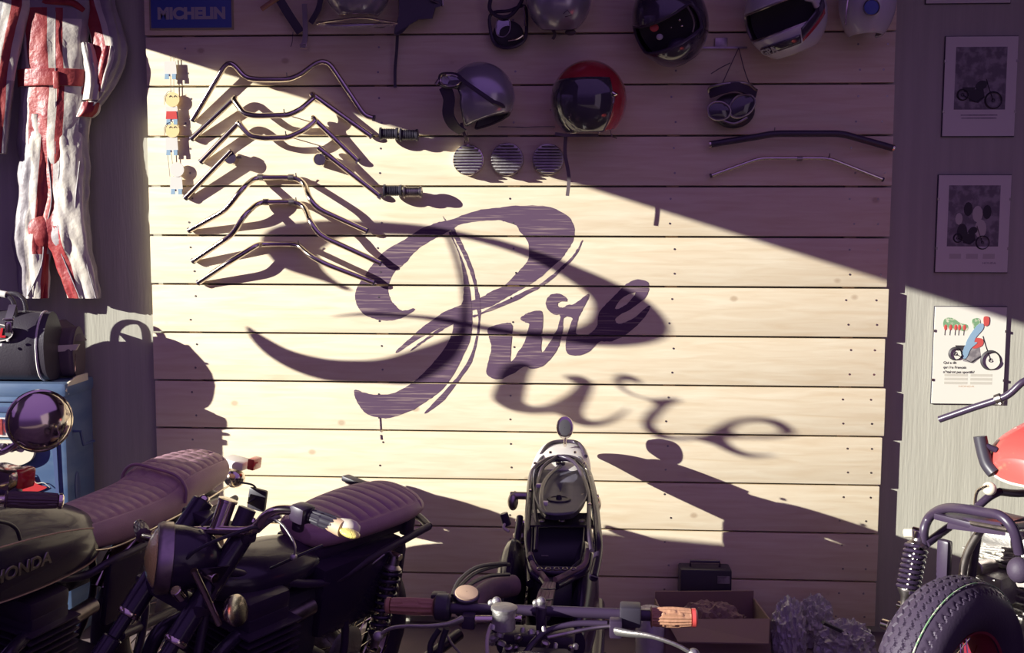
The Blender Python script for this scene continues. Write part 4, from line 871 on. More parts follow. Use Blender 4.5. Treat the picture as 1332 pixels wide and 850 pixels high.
        for sd in (-1, 1):
            g = s.g(); g.cyl(c+V((-.05,sd*.08,.36)), c+V((-.15,sd*.08,.37)), .026, 16); s.part(g, 'carburettor', 'steel', e)
            g = s.g(); g.tube(catmull([c+V((.15,sd*.09,.38)), c+V((.25,sd*.11,.34)), c+V((.27,sd*.12,.20)), c+V((.18,sd*.135,.03)), c+V((-.05,sd*.145,-.02)), c+V((-.6,sd*.16,.02)), c+V((-.85,sd*.17,.06))], 8), .021, 12); s.part(g, 'exhaust_pipe', 'chrome' if mat == 'alu' else 'black', e)
        return e
    def fork(s, top, ax, w=.09, r=.021, lower='alu', upper='chrome'):
        top, ax = V(top), V(ax)
        for sd in (-1, 1):
            o = V((0,sd*w,0)); mid = top*.55+ax*.45
            g = s.g(); g.cyl(top+o+(top-mid)*.08, mid+o, r*.82, 18); f = s.part(g, 'fork_leg', upper)
            g = s.g(); d = (ax-mid); g.lathe([(0,r*1.05),(.01,r*1.3),(.03,r*1.3),(.04,r*1.15),(d.length,r*1.1),(d.length+.02,r*.8)], mid+o, d, 20); s.part(g, 'fork_slider', lower, f)
    def frame(s, pts_list, mat='black_metal', r=.013):
        for k, pts in enumerate(pts_list): s.tube('frame_tube', mat, pts, r, 5)
    def stand(s, a, b): s.tube('side_stand', 'black_metal', [a, b], .011, 1)
    def shock(s, a, b, mat='chrome', coils=9, R=.028):
        a, b = V(a), V(b); d = b-a; L = d.length; n = d.normalized(); u = n.orthogonal().normalized(); w_ = n.cross(u)
        g = s.g(); g.tube([a, b], .009, 10); g.lathe([(0,.016),(.03,.018),(.04,.030),(.046,.030)], a, n, 20); g.lathe([(0,.012),(.03,.016),(.05,.03),(.056,.03)], b, -n, 20); sh = s.part(g, 'shock_absorber', 'steel')
        P = [a+n*(.045+(L-.095)*k/(coils*18))+(u*math.cos(2*PI*k/18)+w_*math.sin(2*PI*k/18))*R for k in range(coils*18+1)]
        g = s.g(); g.tube(P, .0062, 8); s.part(g, 'shock_spring', mat, sh)
        for q in (a, b):
            g = s.g(); g.cyl(q-V((0,.022,0)), q+V((0,.022,0)), .012, 14); s.part(g, 'shock_bolt', 'chrome', sh)
    def grip(s, a, b, r=.017, mat='brown_grip', ribs=9, name='grip', end='chrome'):
        a, b = V(a), V(b); d = b-a; L = d.length; n = 36; N_ = 40; ax = d.normalized(); u = ax.orthogonal().normalized(); w_ = ax.cross(u); g = s.g(); rings = []
        for i in range(N_+1):
            f = i/N_; ring = []; bulge = 1+.16*math.sin(PI*f)+(.22 if f < .05 else 0)
            for j in range(n):
                th = 2*PI*j/n; q = r*bulge*(1+.055*(1 if math.sin(th*ribs+math.sin(f*9)*.5) > 0 else -1))
                if i in (0, N_): q *= .8
                ring.append(a+d*f+(u*math.cos(th)+w_*math.sin(th))*q)
            rings.append(ring)
        g.ring_mesh(rings); o = s.part(g, name, mat, angle=35)
        if end:
            g = s.g(); g.lathe([(0,r*1.12),(.008,r*1.12),(.012,r*.8),(.013,r*.2)], b, ax, 20); s.part(g, 'bar_end', end, o)
        return o
    def lever(s, pts, r0=.008, mat='alu', ball=True):
        P = catmull(pts, 7); n = len(P); g = s.g(); g.tube(P, [r0*(1.5-.8*min(1, i/n*2.2)) for i in range(n)], 12, flat=.6)
        if ball: g.ell(P[-1], (r0*1.35,)*3, None, 16, 10)
        return s.part(g, 'lever', mat)
def tufts(nr, cols, dep=.006, edge=.78, power=.5):
    def f(u, y, x):
        if abs(y) > edge: return dep*.9*max(0, 1-abs(abs(y)-edge)/.05) if abs(y) < edge+.05 else 0
        d = dep*(1-abs(math.sin(PI*u*nr))**power)
        for c in cols: d = max(d, dep*max(0, 1-abs(y-c)/.05))
        return d
    return f
# ------------------------------------------------------------ Honda at the left
h = Bike('motorcycle', 'black motorcycle with long tufted dual seat and lettered tank, in front of the blue cabinet', (-1.50,-.60), (-.25,-.968), 9)
SO = -.03
h.seat([(-.235,.800,.070,.07),(-.20,.825,.098,.11),(-.08,.835,.122,.13),(.04,.830,.132,.135),(.10,.815,.134,.14),(.13,.797,.133,.13),(.20,.784,.131,.13),(.34,.778,.126,.13),(.54,.775,.108,.105),(.62,.768,.085,.08)],
       lambda u, y, x: (.007*(1-abs(math.sin(PI*(x+.23)/.040))**.45) if abs(y) < .74 and -.17 < x < .56 and not .08 < x < .14 else 0) if min(abs(y-c) for c in (-.30,.20,-.74,.74)) > .03 else (.007 if -.19 < x < .58 else 0), lat=SO)
h.tube('seat_strap', 'leather_seat', [V((.115,SO-.134,.74)), V((.115,SO-.130,.79)), V((.115,SO-.09,.828)), V((.115,SO,.834)), V((.115,SO+.09,.828)), V((.115,SO+.132,.79)), V((.115,SO+.136,.74))], .006, 6)
h.tube('seat_trim', 'chrome', [V((-.20,SO+.105,.718)), V((0,SO+.124,.708)), V((.2,SO+.135,.70)), V((.45,SO+.118,.675)), V((.58,SO+.09,.70))], .004, 6)
g = h.g(); g.box(V((.2,SO,.69)), (.72,.20,.03), bev=.01); h.part(g, 'seat_pan', 'black_metal')
tk, TP, TN = h.tank([(.455,.685,.060,.045),(.50,.700,.100,.090),(.62,.722,.130,.122),(.80,.745,.144,.145),(.98,.765,.142,.145),(1.10,.785,.110,.110),(1.16,.785,.060,.075)], 'black', SO)
for k, (a0, off_) in enumerate(((.36,0),(-.62,0))):
    g = h.g(); g.tube([TP(i, a0+.05*math.sin(i*.1), 1.012) for i in range(6, TN-6)], .0022, 6); o = h.part(g, 'tank_pinstripe', 'gold_ink', tk)
g = h.g(); g.tube([TP(6, .36-.98*j/14, 1.015) for j in range(15)], .0022, 6); h.part(g, 'tank_pinstripe', 'gold_ink', tk)
b0, b1 = h.lat(-14,757,SO+.147), h.lat(68,724,SO+.147)
bx = h.X @ b0, h.X @ b1
text_mesh('HONDA', .050, basis((bx[0]+bx[1])/2+h.l*.002, (bx[1]-bx[0]), h.u), .003, .0012, 1.14).build('tank_badge', M['steel'], tk, smooth=False)
g = h.g(); g.lathe([(0,.035),(.008,.038),(.014,.03),(.016,.01)], V((1.02,SO,.905)), (0,0,1), 28); h.part(g, 'fuel_cap', 'chrome', tk)
# tail lamp behind the seat
q = h.at_s(308,602,-.36)
g = h.g(); g.box(q+V((0,0,0)), (.085,.105,.036), bev=.012); tl_ = h.part(g, 'tail_lamp', 'white')
q2 = h.at_s(331,603,-.34); g = h.g(); g.box(q2, (.06,.030,.045), bev=.006); h.part(g, 'red_lens', 'red_lens', tl_)
q3 = h.at_s(305,622,-.34); g = h.g(); g.ell(q3, (.035,.045,.04)); h.part(g, 'lamp_bracket', 'chrome', tl_)
g = h.g(); g.box(h.at_s(335,650,-.34), (.02,.08,.09), bev=.01); h.part(g, 'number_plate_bracket', 'plastic', tl_)
h.tube('lamp_cable', 'plastic', [h.at_s(312,628,-.3), h.at_s(330,632,-.34), h.at_s(334,645,-.34), h.at_s(322,655,-.3)], .004)
h.wheel('rear_wheel', .05, .32, .115, lat=0); h.wheel('front_wheel', 1.36, .32, .09)
h.tube('rear_fender', 'chrome', [V((.05+math.cos(a)*.355, 0, .32+math.sin(a)*.355)) for a in [PI*(.15+.9*k/10) for k in range(11)]], .045, 3, 12).scale = (1,1,1)
h.fork((1.10,0,.90), (1.36,0,.32)); h.engine((.66,0,.13), w=.27, mat='black_metal')
h.shock((.02,.13,.68), (.02,.15,.34)); h.shock((.02,-.13,.68), (.02,-.15,.34))
h.frame([[(-.22,.10,.67),(.1,.11,.66),(.45,.10,.64),(.62,.06,.62),(1.05,.0,.80)], [(-.22,-.10,.67),(.1,-.11,.66),(.45,-.10,.64),(.62,-.06,.62),(1.05,.0,.80)], [(1.08,.02,.74),(.98,.10,.35),(.80,.13,.17),(.4,.13,.18),(.28,.11,.4),(.35,.10,.64)], [(1.08,-.02,.74),(.98,-.10,.35),(.80,-.13,.17),(.4,-.13,.18),(.28,-.11,.4),(.35,-.10,.64)]])
for sd in (1, -1): h.tube('swing_arm', 'black_metal', [(.05,sd*.09,.32),(.4,sd*.11,.36)], .018, 1)
g = h.g(); g.box(V((.36,SO+.13,.53)), (.26,.03,.22), bev=.02); h.part(g, 'side_cover', 'black')
g = h.g(); g.box(V((.36,SO-.13,.53)), (.26,.03,.22), bev=.02); h.part(g, 'side_cover', 'black')
h.stand((.55,.14,.25), (.62,.26,.045))
# handlebar, grip, mirror; the red-lensed lamp stands for another bike's tail light
ga, gb = h.lat(6,650,.30), h.lat(76,652,.385)
h.tube('handlebar', 'chrome', [gb, ga, ga+(ga-gb).normalized()*.06+V((.0,0,-.005)), V((1.16,.14,1.00)), V((1.14,.03,.96)), V((1.14,-.03,.96)), V((1.16,-.14,1.00)), V((1.13,-.30,1.05)), V((1.02,-.40,1.03))], .011, 6)
h.grip(ga, gb, .0175, 'dark_grip', 14)
h.grip(V((1.13,-.30,1.05)), V((1.03,-.40,1.03)), .0175, 'dark_grip', 14)
mc = h.lat(52,548,.33)
rg = (CAM-(h.X @ mc)).normalized()
g = G(); W0 = h.X @ mc; g.lathe([(-.012,.068),(-.004,.0735),(.004,.073),(.020,.064),(.034,.046),(.043,.024),(.046,.002)], W0, (rg+V((.35,0,-.15))).normalized(), 40, sc=(1.0,1.0)); mr_ = g.build('mirror', M['chrome'], h.root)
g = G(); g.lathe([(-.014,.069),(-.008,.077),(.002,.077),(.006,.073)], W0, (rg+V((.35,0,-.15))).normalized(), 40, cap=False); g.build('mirror_rim', M['chrome'], mr_)
h.tube('mirror_stem', 'chrome', [mc+V((.03,-.02,-.03)), h.lat(36,562,.30), h.lat(22,577,.28), h.lat(4,588,.25), h.lat(-30,602,.2), V((1.16,.14,1.0))], .0075, 5)
ic = h.lat(8,620,.24); g = h.g(); g.box(ic, (.07,.085,.050), bev=.014); io = h.part(g, 'indicator', 'chrome')
ic2 = h.lat(29,622,.27); g = h.g(); g.box(ic2, (.06,.030,.052), bev=.008); h.part(g, 'red_lens', 'red_lens', io)
g = h.g(); g.ell(h.lat(12,640,.26), (.03,.03,.022)); h.part(g, 'tail_light_base', 'black_metal', io)
h.tube('brake_cable', 'plastic', [h.lat(-5,678,.2), h.lat(12,682,.2), h.lat(22,690,.2), h.lat(26,702,.19)], .005)
for k in range(6):
    pass
# ------------------------------------------------------------ cafe racer, second from the left
c = Bike('motorcycle', 'black cafe racer with ribbed brown seat and amber headlight, beside the tufted seat', (-.637,-.74), (-.5,-.866), 10)
CL = -.045
c.seat([(-.03,.775,.085,.05),(.0,.792,.115,.075),(.08,.800,.135,.09),(.18,.800,.140,.09),(.30,.795,.132,.085),(.40,.788,.112,.08),(.46,.782,.090,.07),(.49,.778,.06,.05)],
       lambda u, y, x: .009*(1-abs(math.sin(PI*(x+.0)/.044))**.4) if abs(y) < .80 and .02 < x < .46 else (.005 if abs(abs(y)-.82) < .02 or abs(x-.02) < .005 else 0), lat=CL, sq=2.6)
g = c.g(); g.box(V((.24,CL,.70)), (.46,.19,.04), bev=.015); c.part(g, 'seat_pan', 'black_metal')
g = c.g(); g.box(c.at_s(465,628,-.12), (.04,.13,.022), bev=.008); c.part(g, 'tail_lamp', 'plastic')
g = c.g(); g.box(c.at_s(530,682,.05), (.05,.03,.07), bev=.01); c.part(g, 'tail_bracket', 'black_metal')
c.tank([(.42,.68,.06,.03),(.47,.68,.10,.05),(.57,.68,.12,.065),(.70,.685,.12,.07),(.80,.69,.08,.055),(.84,.69,.04,.035)], 'black', CL)
c.wheel('rear_wheel', .28, .32, .12, zig=1); c.wheel('front_wheel', 1.32, .32, .10, zig=0)
g = c.g(); 
c.shock((.20,.13,.66), (.26,.14,.36), 'black'); c.shock((.20,-.13,.66), (.26,-.14,.36), 'black')
c.engine((.66,0,.20), w=.32, mat='black_metal')
c.frame([[(-.02,.09,.69),(.25,.10,.67),(.5,.09,.64),(.85,.0,.76)], [(-.02,-.09,.69),(.25,-.10,.67),(.5,-.09,.64),(.85,.0,.76)], [(.86,.02,.70),(.95,.10,.34),(.80,.12,.16),(.45,.12,.16),(.36,.1,.4),(.42,.09,.64)], [(.86,-.02,.70),(.95,-.10,.34),(.80,-.12,.16),(.45,-.12,.16),(.36,-.1,.4),(.42,-.09,.64)], [(-.02,.09,.69),(-.06,0,.69),(-.02,-.09,.69)]])
for sd in (1, -1): c.tube('swing_arm', 'black_metal', [(.28,sd*.09,.32),(.5,sd*.11,.36)], .018, 1)
g = c.g(); g.box(V((.30,0,.57)), (.40,.22,.24), bev=.04); c.part(g, 'side_cover', 'black')
g = c.g(); g.box(V((.56,0,.50)), (.20,.16,.26), bev=.04); c.part(g, 'air_box', 'plastic')
c.tube('side_cover_bracket', 'steel', [c.at_s(452,750,.36), c.at_s(478,738,.30), c.at_s(500,722,.24)], .004)
c.stand((.55,.13,.25), (.60,.25,.045))
# fork and yokes
ft = c.lat(322,700,.02); ft = V((.84,0,.875)); fa = V((1.30,0,.30))
FD = (fa-ft).normalized()
for sd in (-1, 1):
    o = V((0,sd*.095,0))
    g = c.g(); g.cyl(ft+o-FD*.05, ft+o+FD*.30, .030, 22); f = c.part(g, 'fork_leg', 'black')
    g = c.g(); g.cyl(ft+o+FD*.28, ft+o+FD*.36, .018, 16); g.cyl(ft+o+FD*.36, fa+o, .026, 20); c.part(g, 'fork_slider', 'black', f)
    g = c.g(); g.lathe([(0,.030),(.004,.032),(.010,.032),(.014,.030)], ft+o+FD*.285, FD, 20); c.part(g, 'fork_collar', 'chrome', f)
    g = c.g(); g.lathe([(0,.018),(.008,.016),(.014,.01)], ft+o-FD*.05, -FD, 12); c.part(g, 'fork_cap', 'chrome', f)
g = c.g(); g.box(ft-FD*.01, (.05,.25,.03), bev=.01); g.box(ft+FD*.20, (.05,.25,.035), bev=.01); c.part(g, 'fork_yoke', 'black_metal')
# headlight: bucket, rim and amber glass
hc = c.lat(212,726,-.01); 
hd = V((math.cos(-.62), math.sin(-.62), .03)).normalized(); hw_ = hc
g = c.g(); g.lathe([(-.145,.002),(-.142,.03),(-.125,.056),(-.09,.076),(-.05,.084),(-.018,.086)], hw_, hd, 44); hl = c.part(g, 'headlight', 'black')
g = c.g(); g.lathe([(-.020,.086),(-.018,.092),(.008,.093),(.018,.087),(.020,.079)], hw_, hd, 44, cap=False); c.part(g, 'headlight_rim', 'steel', hl)
g = c.g(); g.lathe([(.014,.080),(.024,.072),(.036,.050),(.043,.025),(.046,.001)], hw_, hd, 44, cap=False); c.part(g, 'amber_glass', 'amber', hl)
g = c.g(); g.lathe([(0,.079),(.002,.06),(.003,.001)], hw_, hd, 30, cap=False); c.part(g, 'reflector', 'chrome', hl)
g = c.g(); g.cyl(hw_-hd*.05+V((0,.08,-.01)), hw_-hd*.05+V((0,.125,-.01)), .013, 18); c.part(g, 'headlight_bolt', 'chrome', hl)
g = c.g(); g.prism([hw_-hd*.02+V((0,.108,.01)), hw_-hd*.09+V((0,.108,.02)), ft+FD*.10+V((.0,.100,.02)), ft+FD*.16+V((0,.100,-.02)), hw_-hd*.06+V((0,.108,-.04))], (0,.006,0)); c.part(g, 'headlight_bracket', 'black', hl)
# gauges / reservoir (bright can) and handlebar
p0, p1 = c.lat(283,690,.06), c.lat(297,650,.06)
g = c.g(); d = p1-p0; g.lathe([(0,.018),(.004,.023),(d.length*.9,.023),(d.length*.92,.026),(d.length,.026),(d.length+.002,.020)], p0, d, 30); c.part(g, 'gauge', 'chrome')
p0, p1 = c.lat(308,694,.10), c.lat(322,662,.10); g = c.g(); d = p1-p0; g.lathe([(0,.018),(.004,.023),(d.length,.024),(d.length+.002,.018)], p0, d, 26); c.part(g, 'gauge', 'black_metal')
g1, g2 = c.at_s(402,670,.84), c.at_s(447,686,.81)
e1, e2 = c.at_s(440,684,.815), c.at_s(470,692,.80)
c.tube('handlebar', 'chrome', [g2, g1, c.at_s(385,665,.855), c.at_s(362,664,.87), c.at_s(345,672,.88), c.at_s(325,690,.885), V((.90,.05,.90)), V((.90,-.05,.86)), V((.89,-.15,.80)), V((.86,-.26,.76)), V((.80,-.36,.74))], .0125, 7, 14)
c.grip(V((.85,-.28,.755)), V((.795,-.37,.738)), .017, 'dark_grip')
c.grip(c.at_s(404,671,.84), c.at_s(446,686,.815), .0165, 'plastic', 12, end=None)
g = c.g(); c0_, c1_ = c.at_s(428,680,.822), c.at_s(437,684,.82); d = (c1_-c0_); g.lathe([(-.01,.0185),(.03,.0215),(.045,.022),(.047,.018)], c0_, d, 24); c.part(g, 'bar_ring', 'gold_ink')
g = c.g(); d = (c.at_s(465,690,.80)-c.at_s(437,684,.82)); g.lathe([(0,.017),(.01,.0205),(d.length*.6,.023),(d.length*.85,.020),(d.length*1.05,.012),(d.length*1.1,.002)], c.at_s(437,684,.82), d, 28); ind = c.part(g, 'bar_end_indicator', 'cream')
g = c.g(); g.ell(c.at_s(455,694,.835), (.018,.03,.010)); c.part(g, 'orange_lens', 'amber', ind)
g = c.g(); g.box(c.at_s(393,668,.845), (.05,.05,.045), bev=.012); g.box(c.at_s(388,682,.85), (.02,.03,.04), bev=.008); c.part(g, 'switch_housing', 'black_metal')
c.lever([c.at_s(340,683,.87), c.at_s(352,676,.88), c.at_s(366,682,.90), c.at_s(378,698,.91), c.at_s(384,712,.91), c.at_s(382,725,.91)], .0065, 'alu')
c.tube('clutch_perch', 'alu', [c.at_s(335,690,.87), c.at_s(350,677,.875), c.at_s(365,670,.86)], .009)
c.tube('clutch_cable', 'plastic', [c.at_s(338,688,.88), c.at_s(318,690,.92), V((1.0,.08,.86)), V((.95,.05,.7))], .0045)
c.tube('speedometer_cable', 'plastic', [c.lat(290,660,.03), c.lat(275,672,.03), c.lat(262,685,.03)], .004)
c.tube('brake_hose', 'plastic', [c.at_s(352,740,.8), c.at_s(385,725,.8), c.at_s(420,710,.75)], .004)
c.tube('indicator_stalk', 'chrome', [c.lat(252,742,.14), c.lat(285,812,.16)], .009, 1, 12)
p = c.lat(305,795,.17); dd = V((-.2,.8,.4)).normalized()
g = c.g(); g.lathe([(-.03,.004),(-.026,.020),(-.01,.036),(.004,.042),(.010,.041),(.012,.03)], p, dd, 32); hn = c.part(g, 'horn', 'chrome')
c.tube('horn_bracket', 'black_metal', [p-dd*.02, c.lat(285,808,.13)], .007, 1)
g = c.g(); g.cyl(c.lat(228,768,.12), c.lat(236,778,.12), .014, 14); c.part(g, 'indicator_clamp', 'chrome')
# ------------------------------------------------------------ stripped bike in the middle
mB = Bike('motorcycle', 'stripped motorcycle with bare frame tray, seen end-on in the middle of the room', (-.02,-.85), (-.05,-.9987), 0)
m_ = mB
m_.wheel('rear_wheel', 0, .32, .13, zig=0); m_.wheel('front_wheel', 1.42, .30, .10)
def zl(px, py, z): return m_.at_z(px, py, z)
# rear mudguard, cream at its top
def arch(s0, R, w, a0, a1, name, mat, th=.006, c=(0,.34)):
    g = m_.g(); rings = []
    for k in range(25):
        a = a0+(a1-a0)*k/24; ring = []
        for j in range(15):
            f = -1+2*j/14; rr = R+.035*(1-f*f); ring.append(V((c[0]+math.cos(a)*rr, f*w, c[1]+math.sin(a)*rr)))
        rings.append(ring)
    g.ring_mesh(rings, closed_u=False, cap=False); o = m_.part(g, name, mat); md = o.modifiers.new('t','SOLIDIFY'); md.thickness = th; return o
arch(0, .37, .085, PI*.42, PI*1.02, 'rear_mudguard', 'white')
arch(0, .30, .065, PI*.12, PI*.80, 'front_mudguard', 'black', c=(1.42,.31))
# tail lamp on a stalk
L0 = m_.at_s(735,556,-.62)
g = m_.g(); g.lathe([(-.03,.004),(-.028,.026),(-.01,.039),(.012,.042),(.016,.040),(.018,.034)], L0, (1,0,.1), 28, sc=(.82,1.1)); tl2 = m_.part(g, 'tail_lamp', 'chrome')
g = m_.g(); g.lathe([(.017,.035),(.020,.018),(.020,.001)], L0, (1,0,.1), 24, cap=False, sc=(.82,1.1)); m_.part(g, 'dark_lens', 'lining', tl2)
m_.tube('lamp_stalk', 'chrome', [L0-V((0,0,.03)), m_.at_s(735,571,-.61), m_.at_s(735,580,-.56)], .006)
# duck-tailed seat base reaching back over the wheel
g = m_.g(); secs = [(-.735,.014,.800,.012),(-.72,.055,.818,.03),(-.68,.082,.828,.045),(-.60,.10,.830,.08),(-.50,.112,.820,.10),(-.42,.115,.80,.10),(-.36,.11,.79,.09)]
Q_ = catmull([V(q[:3]) for q in secs], 4); H_2 = catmull([V((q[3],0,0)) for q in secs], 4)
g.ring_mesh([[V((q.x, math.copysign(abs(math.cos(a))**.7, math.cos(a))*q.y, q.z-hh.x/2+math.copysign(abs(math.sin(a))**.8, math.sin(a))*hh.x/2)) for a in [2*PI*j/32 for j in range(32)]] for q, hh in zip(Q_, H_2)])
th_ = m_.part(g, 'tail_hump', 'white')
m_.tube('tail_hoop', 'black_metal', [m_.at_z(x, y, z) for x, y, z in ((704,592,.81),(712,580,.83),(724,575,.838),(746,575,.838),(756,581,.83),(762,594,.81))], .008, 6)
g = m_.g(); g.box(V((-.25,0,.66)), (.46,.15,.16), bev=.04); m_.part(g, 'under_tray', 'black')
# rear tray (oval pan) and frame loop
g = m_.g(); ringT = [zl(*p, .80) for p in [(706,596),(735,594),(757,600),(764,625),(764,650),(752,668),(738,674),(712,674),(700,664),(694,645),(694,618)]]
ringT = catmull(ringT, 4, True); cT = sum(ringT, V((0,0,0)))/len(ringT)
g.ring_mesh([[p+V((0,0,.012)) for p in ringT], [cT+(p-cT)*.96+V((0,0,.014)) for p in ringT], [cT+(p-cT)*.90-V((0,0,.012)) for p in ringT], [cT+(p-cT)*.5-V((0,0,.014)) for p in ringT], [cT+(p-cT)*.02-V((0,0,.014)) for p in ringT]], cap=False)
pan = m_.part(g, 'rear_tray', 'blue_dark'); pan.data.materials[0] = mk('tray_plastic', (.10,.095,.13), .45, 0, .5, c2=(.075,.07,.10), cscale=12)
md = pan.modifiers.new('t','SOLIDIFY'); md.thickness = .004
pc = zl(727,649,.79); g = m_.g(); g.lathe([(0,.040),(.003,.038),(.004,.030),(.001,.027),(.001,.010),(.012,.008)], pc-V((0,0,.002)), (0,0,1), 30, cap=False); m_.part(g, 'tray_boss', 'plastic', pan)
g = m_.g(); g.lathe([(0,.018),(.016,.018),(.018,.010),(.010,.008)], zl(729,607,.79), (0,0,1), 22); m_.part(g, 'cable_grommet', 'black_metal', pan)
m_.tube('tray_cable', 'black_metal', [zl(729,607,.81), zl(722,612,.82), zl(712,622,.82), zl(706,634,.82), zl(704,650,.82), zl(706,662,.81), zl(712,673,.80)], .0075, 6)
for px, py in ((703,632),(707,655)):
    g = m_.g(); g.box(zl(px,py,.815), (.022,.028,.012), bev=.003); m_.part(g, 'cable_clip', 'white', pan)
loopz = .79
fl_ = [(690,760),(688,720),(687,690),(689,650),(692,620),(699,608),(714,599),(735,596),(753,601),(764,614),(772,645),(777,690),(778,720),(772,752)]
zz = [.66,.70,.74,.775,.795,.81,.82,.825,.82,.81,.795,.77,.735,.70]
FR = [zl(x, y, z) for (x, y), z in zip(fl_, zz)]
m_.tube('frame_loop', 'black', FR, .013, 6, 12)
inn = [zl(x+(9 if x < 730 else -9), y+2, z+.0) for (x, y), z in zip(fl_[1:-1], zz[1:-1])]
m_.tube('wiring_loom', 'black_metal', [p+V((0,.006*math.sin(i*2.3),.012)) for i, p in enumerate(inn)], .007, 5)
for px, py, z in ((696,604,.83),(760,604,.83),(716,590,.84),(748,590,.84),(690,640,.80),(770,640,.80),(768,622,.81),(767,658,.80)):
    g = m_.g(); g.lathe([(0,.006),(.006,.006),(.008,.004)], zl(px,py,z), (0,0,1), 8); m_.part(g, 'frame_bolt', 'chrome')
# cross plate with holes and the open box below
g = m_.g(); q = [zl(692,670,.765), zl(768,670,.765), zl(772,686,.755), zl(690,686,.755)]; g.prism(q, (0,0,.006)); cp = m_.part(g, 'cross_plate', 'black', smooth=False)
for px in (705, 731, 757):
    g = m_.g(); g.lathe([(0,.010),(.003,.009),(.003,.002)], zl(px,678,.775), (0,0,1), 16); m_.part(g, 'plate_bolt', 'steel', cp)
bt = [zl(692,686,.75), zl(760,686,.75), zl(756,728,.70), zl(744,738,.70), zl(700,737,.70), zl(690,728,.70)]
bm_ = [p+V((.0,0,-.14)) for p in bt]; cb_ = sum(bm_, V((0,0,0)))/6
g = m_.g(); g.ring_mesh([bt, bm_, [cb_+(p-cb_)*.02 for p in bm_]], cap=False); bo = m_.part(g, 'battery_box', 'plastic'); md = bo.modifiers.new('t','SOLIDIFY'); md.thickness = .004
g = m_.g(); g.box(zl(709,722,.66), (.022,.022,.003)); m_.part(g, 'box_label', 'grey_ink', bo)
lp = [zl(x, y, z) for x, y, z in ((690,725,.72),(697,738,.70),(712,745,.69),(728,746,.69),(745,744,.69),(758,736,.70),(763,722,.72))]
m_.tube('perforated_rim', 'black', lp, .010, 5)
for px in (702,713,724,735,746): 
    g = m_.g(); g.lathe([(0,.008),(.004,.0085),(.005,.005),(.001,.004)], zl(px,741.5,.715), (.2,0,1), 14); m_.part(g, 'rim_eyelet', 'steel')
# converging frame and taped backbone
for pts in ([(690,728,.70),(694,745,.69),(705,755,.68),(711,763,.68)], [(765,722,.72),(760,742,.69),(742,752,.68),(722,762,.68)]):
    m_.tube('frame_tube', 'black', [zl(*p) for p in pts], .014, 5)
    m_.tube('wiring_loom', 'wire', [zl(*p)+V((0,.0,.016)) for p in pts], .008, 5)
for k, dx in enumerate((-9,-4,1,6)):
    m_.tube('loom_strand', 'wire', [zl(716+dx*.7,760,.70), zl(712+dx,772,.71), zl(708+dx,786,.72), zl(706+dx,800,.73)], .0062, 4)
m_.tube('backbone_tube', 'black_metal', [zl(716,758,.66), zl(707,800,.69)], .020, 1)
for y_ in (766, 780): m_.tube('cable_tie', 'black_metal', [zl(704-(y_-766)*.25,y_,.72), zl(712-(y_-766)*.25,y_+1,.735), zl(722-(y_-766)*.25,y_,.72)], .0025, 4)
# side panels, shocks, indicators
for sd in (1, -1):
    g = m_.g(); rings = []
    for i in range(17):
        f = i/16; s_ = .10+.52*f; w = .022+.022*math.sin(PI*min(1, f*1.1)); hh = .16*math.sin(PI*(.12+.80*f))
        rings.append([V((s_, sd*(.102+.012*math.sin(PI*f))+math.cos(a)*w, .58+math.sin(a)*hh-.05*f)) for a in [2*PI*j/20 for j in range(20)]])
    g.ring_mesh(rings); m_.part(g, 'side_panel', 'black')
    m_.shock((-.02,sd*.11,.68), (-.02,sd*.115,.36), 'black')
    g = m_.g(); g.cyl(V((-.02,sd*.09,.775)), V((-.02,sd*(.150),.775)), .013, 14); g.ell(V((-.015,sd*.140,.755)), (.024,.018,.030)); m_.part(g, 'indicator', 'chrome' if sd > 0 else 'steel')
    m_.tube('exhaust_pipe', 'black', [(.9,sd*.10,.28),(.5,sd*.12,.24),(0,sd*.14,.24),(-.35,sd*.14,.28)], .034, 6, 16)
    m_.tube('frame_tube', 'black_metal', [(.05,sd*.11,.72),(.30,sd*.11,.55),(.48,sd*.10,.30)], .012, 4)
    m_.tube('frame_tube', 'black_metal', [(1.02,sd*.03,.64),(.90,sd*.11,.32),(.70,sd*.12,.16),(.45,sd*.12,.17),(.42,sd*.11,.45)], .013, 5)
    m_.tube('swing_arm', 'black_metal', [(0,sd*.09,.32),(.45,sd*.11,.34)], .017, 1)
g = m_.g(); g.cyl(m_.at_s(655,668,.10), m_.at_s(660,684,.10), .014, 14); kk_ = m_.part(g, 'ignition_key_switch', 'black_metal')
m_.tube('key', 'cream', [m_.at_s(660,678,.1), m_.at_s(655,686,.12), m_.at_s(662,692,.13)], .005, 3)
m_.engine((.66,0,.09), w=.26, mat='black_metal')
for sd in (1,-1): m_.tube('center_stand', 'black_metal', [(.42,sd*.10,.20),(.36,sd*.15,.012)], .012, 1)
m_.tube('center_stand', 'black_metal', [(.36,.16,.012),(.36,-.16,.012)], .012, 1)
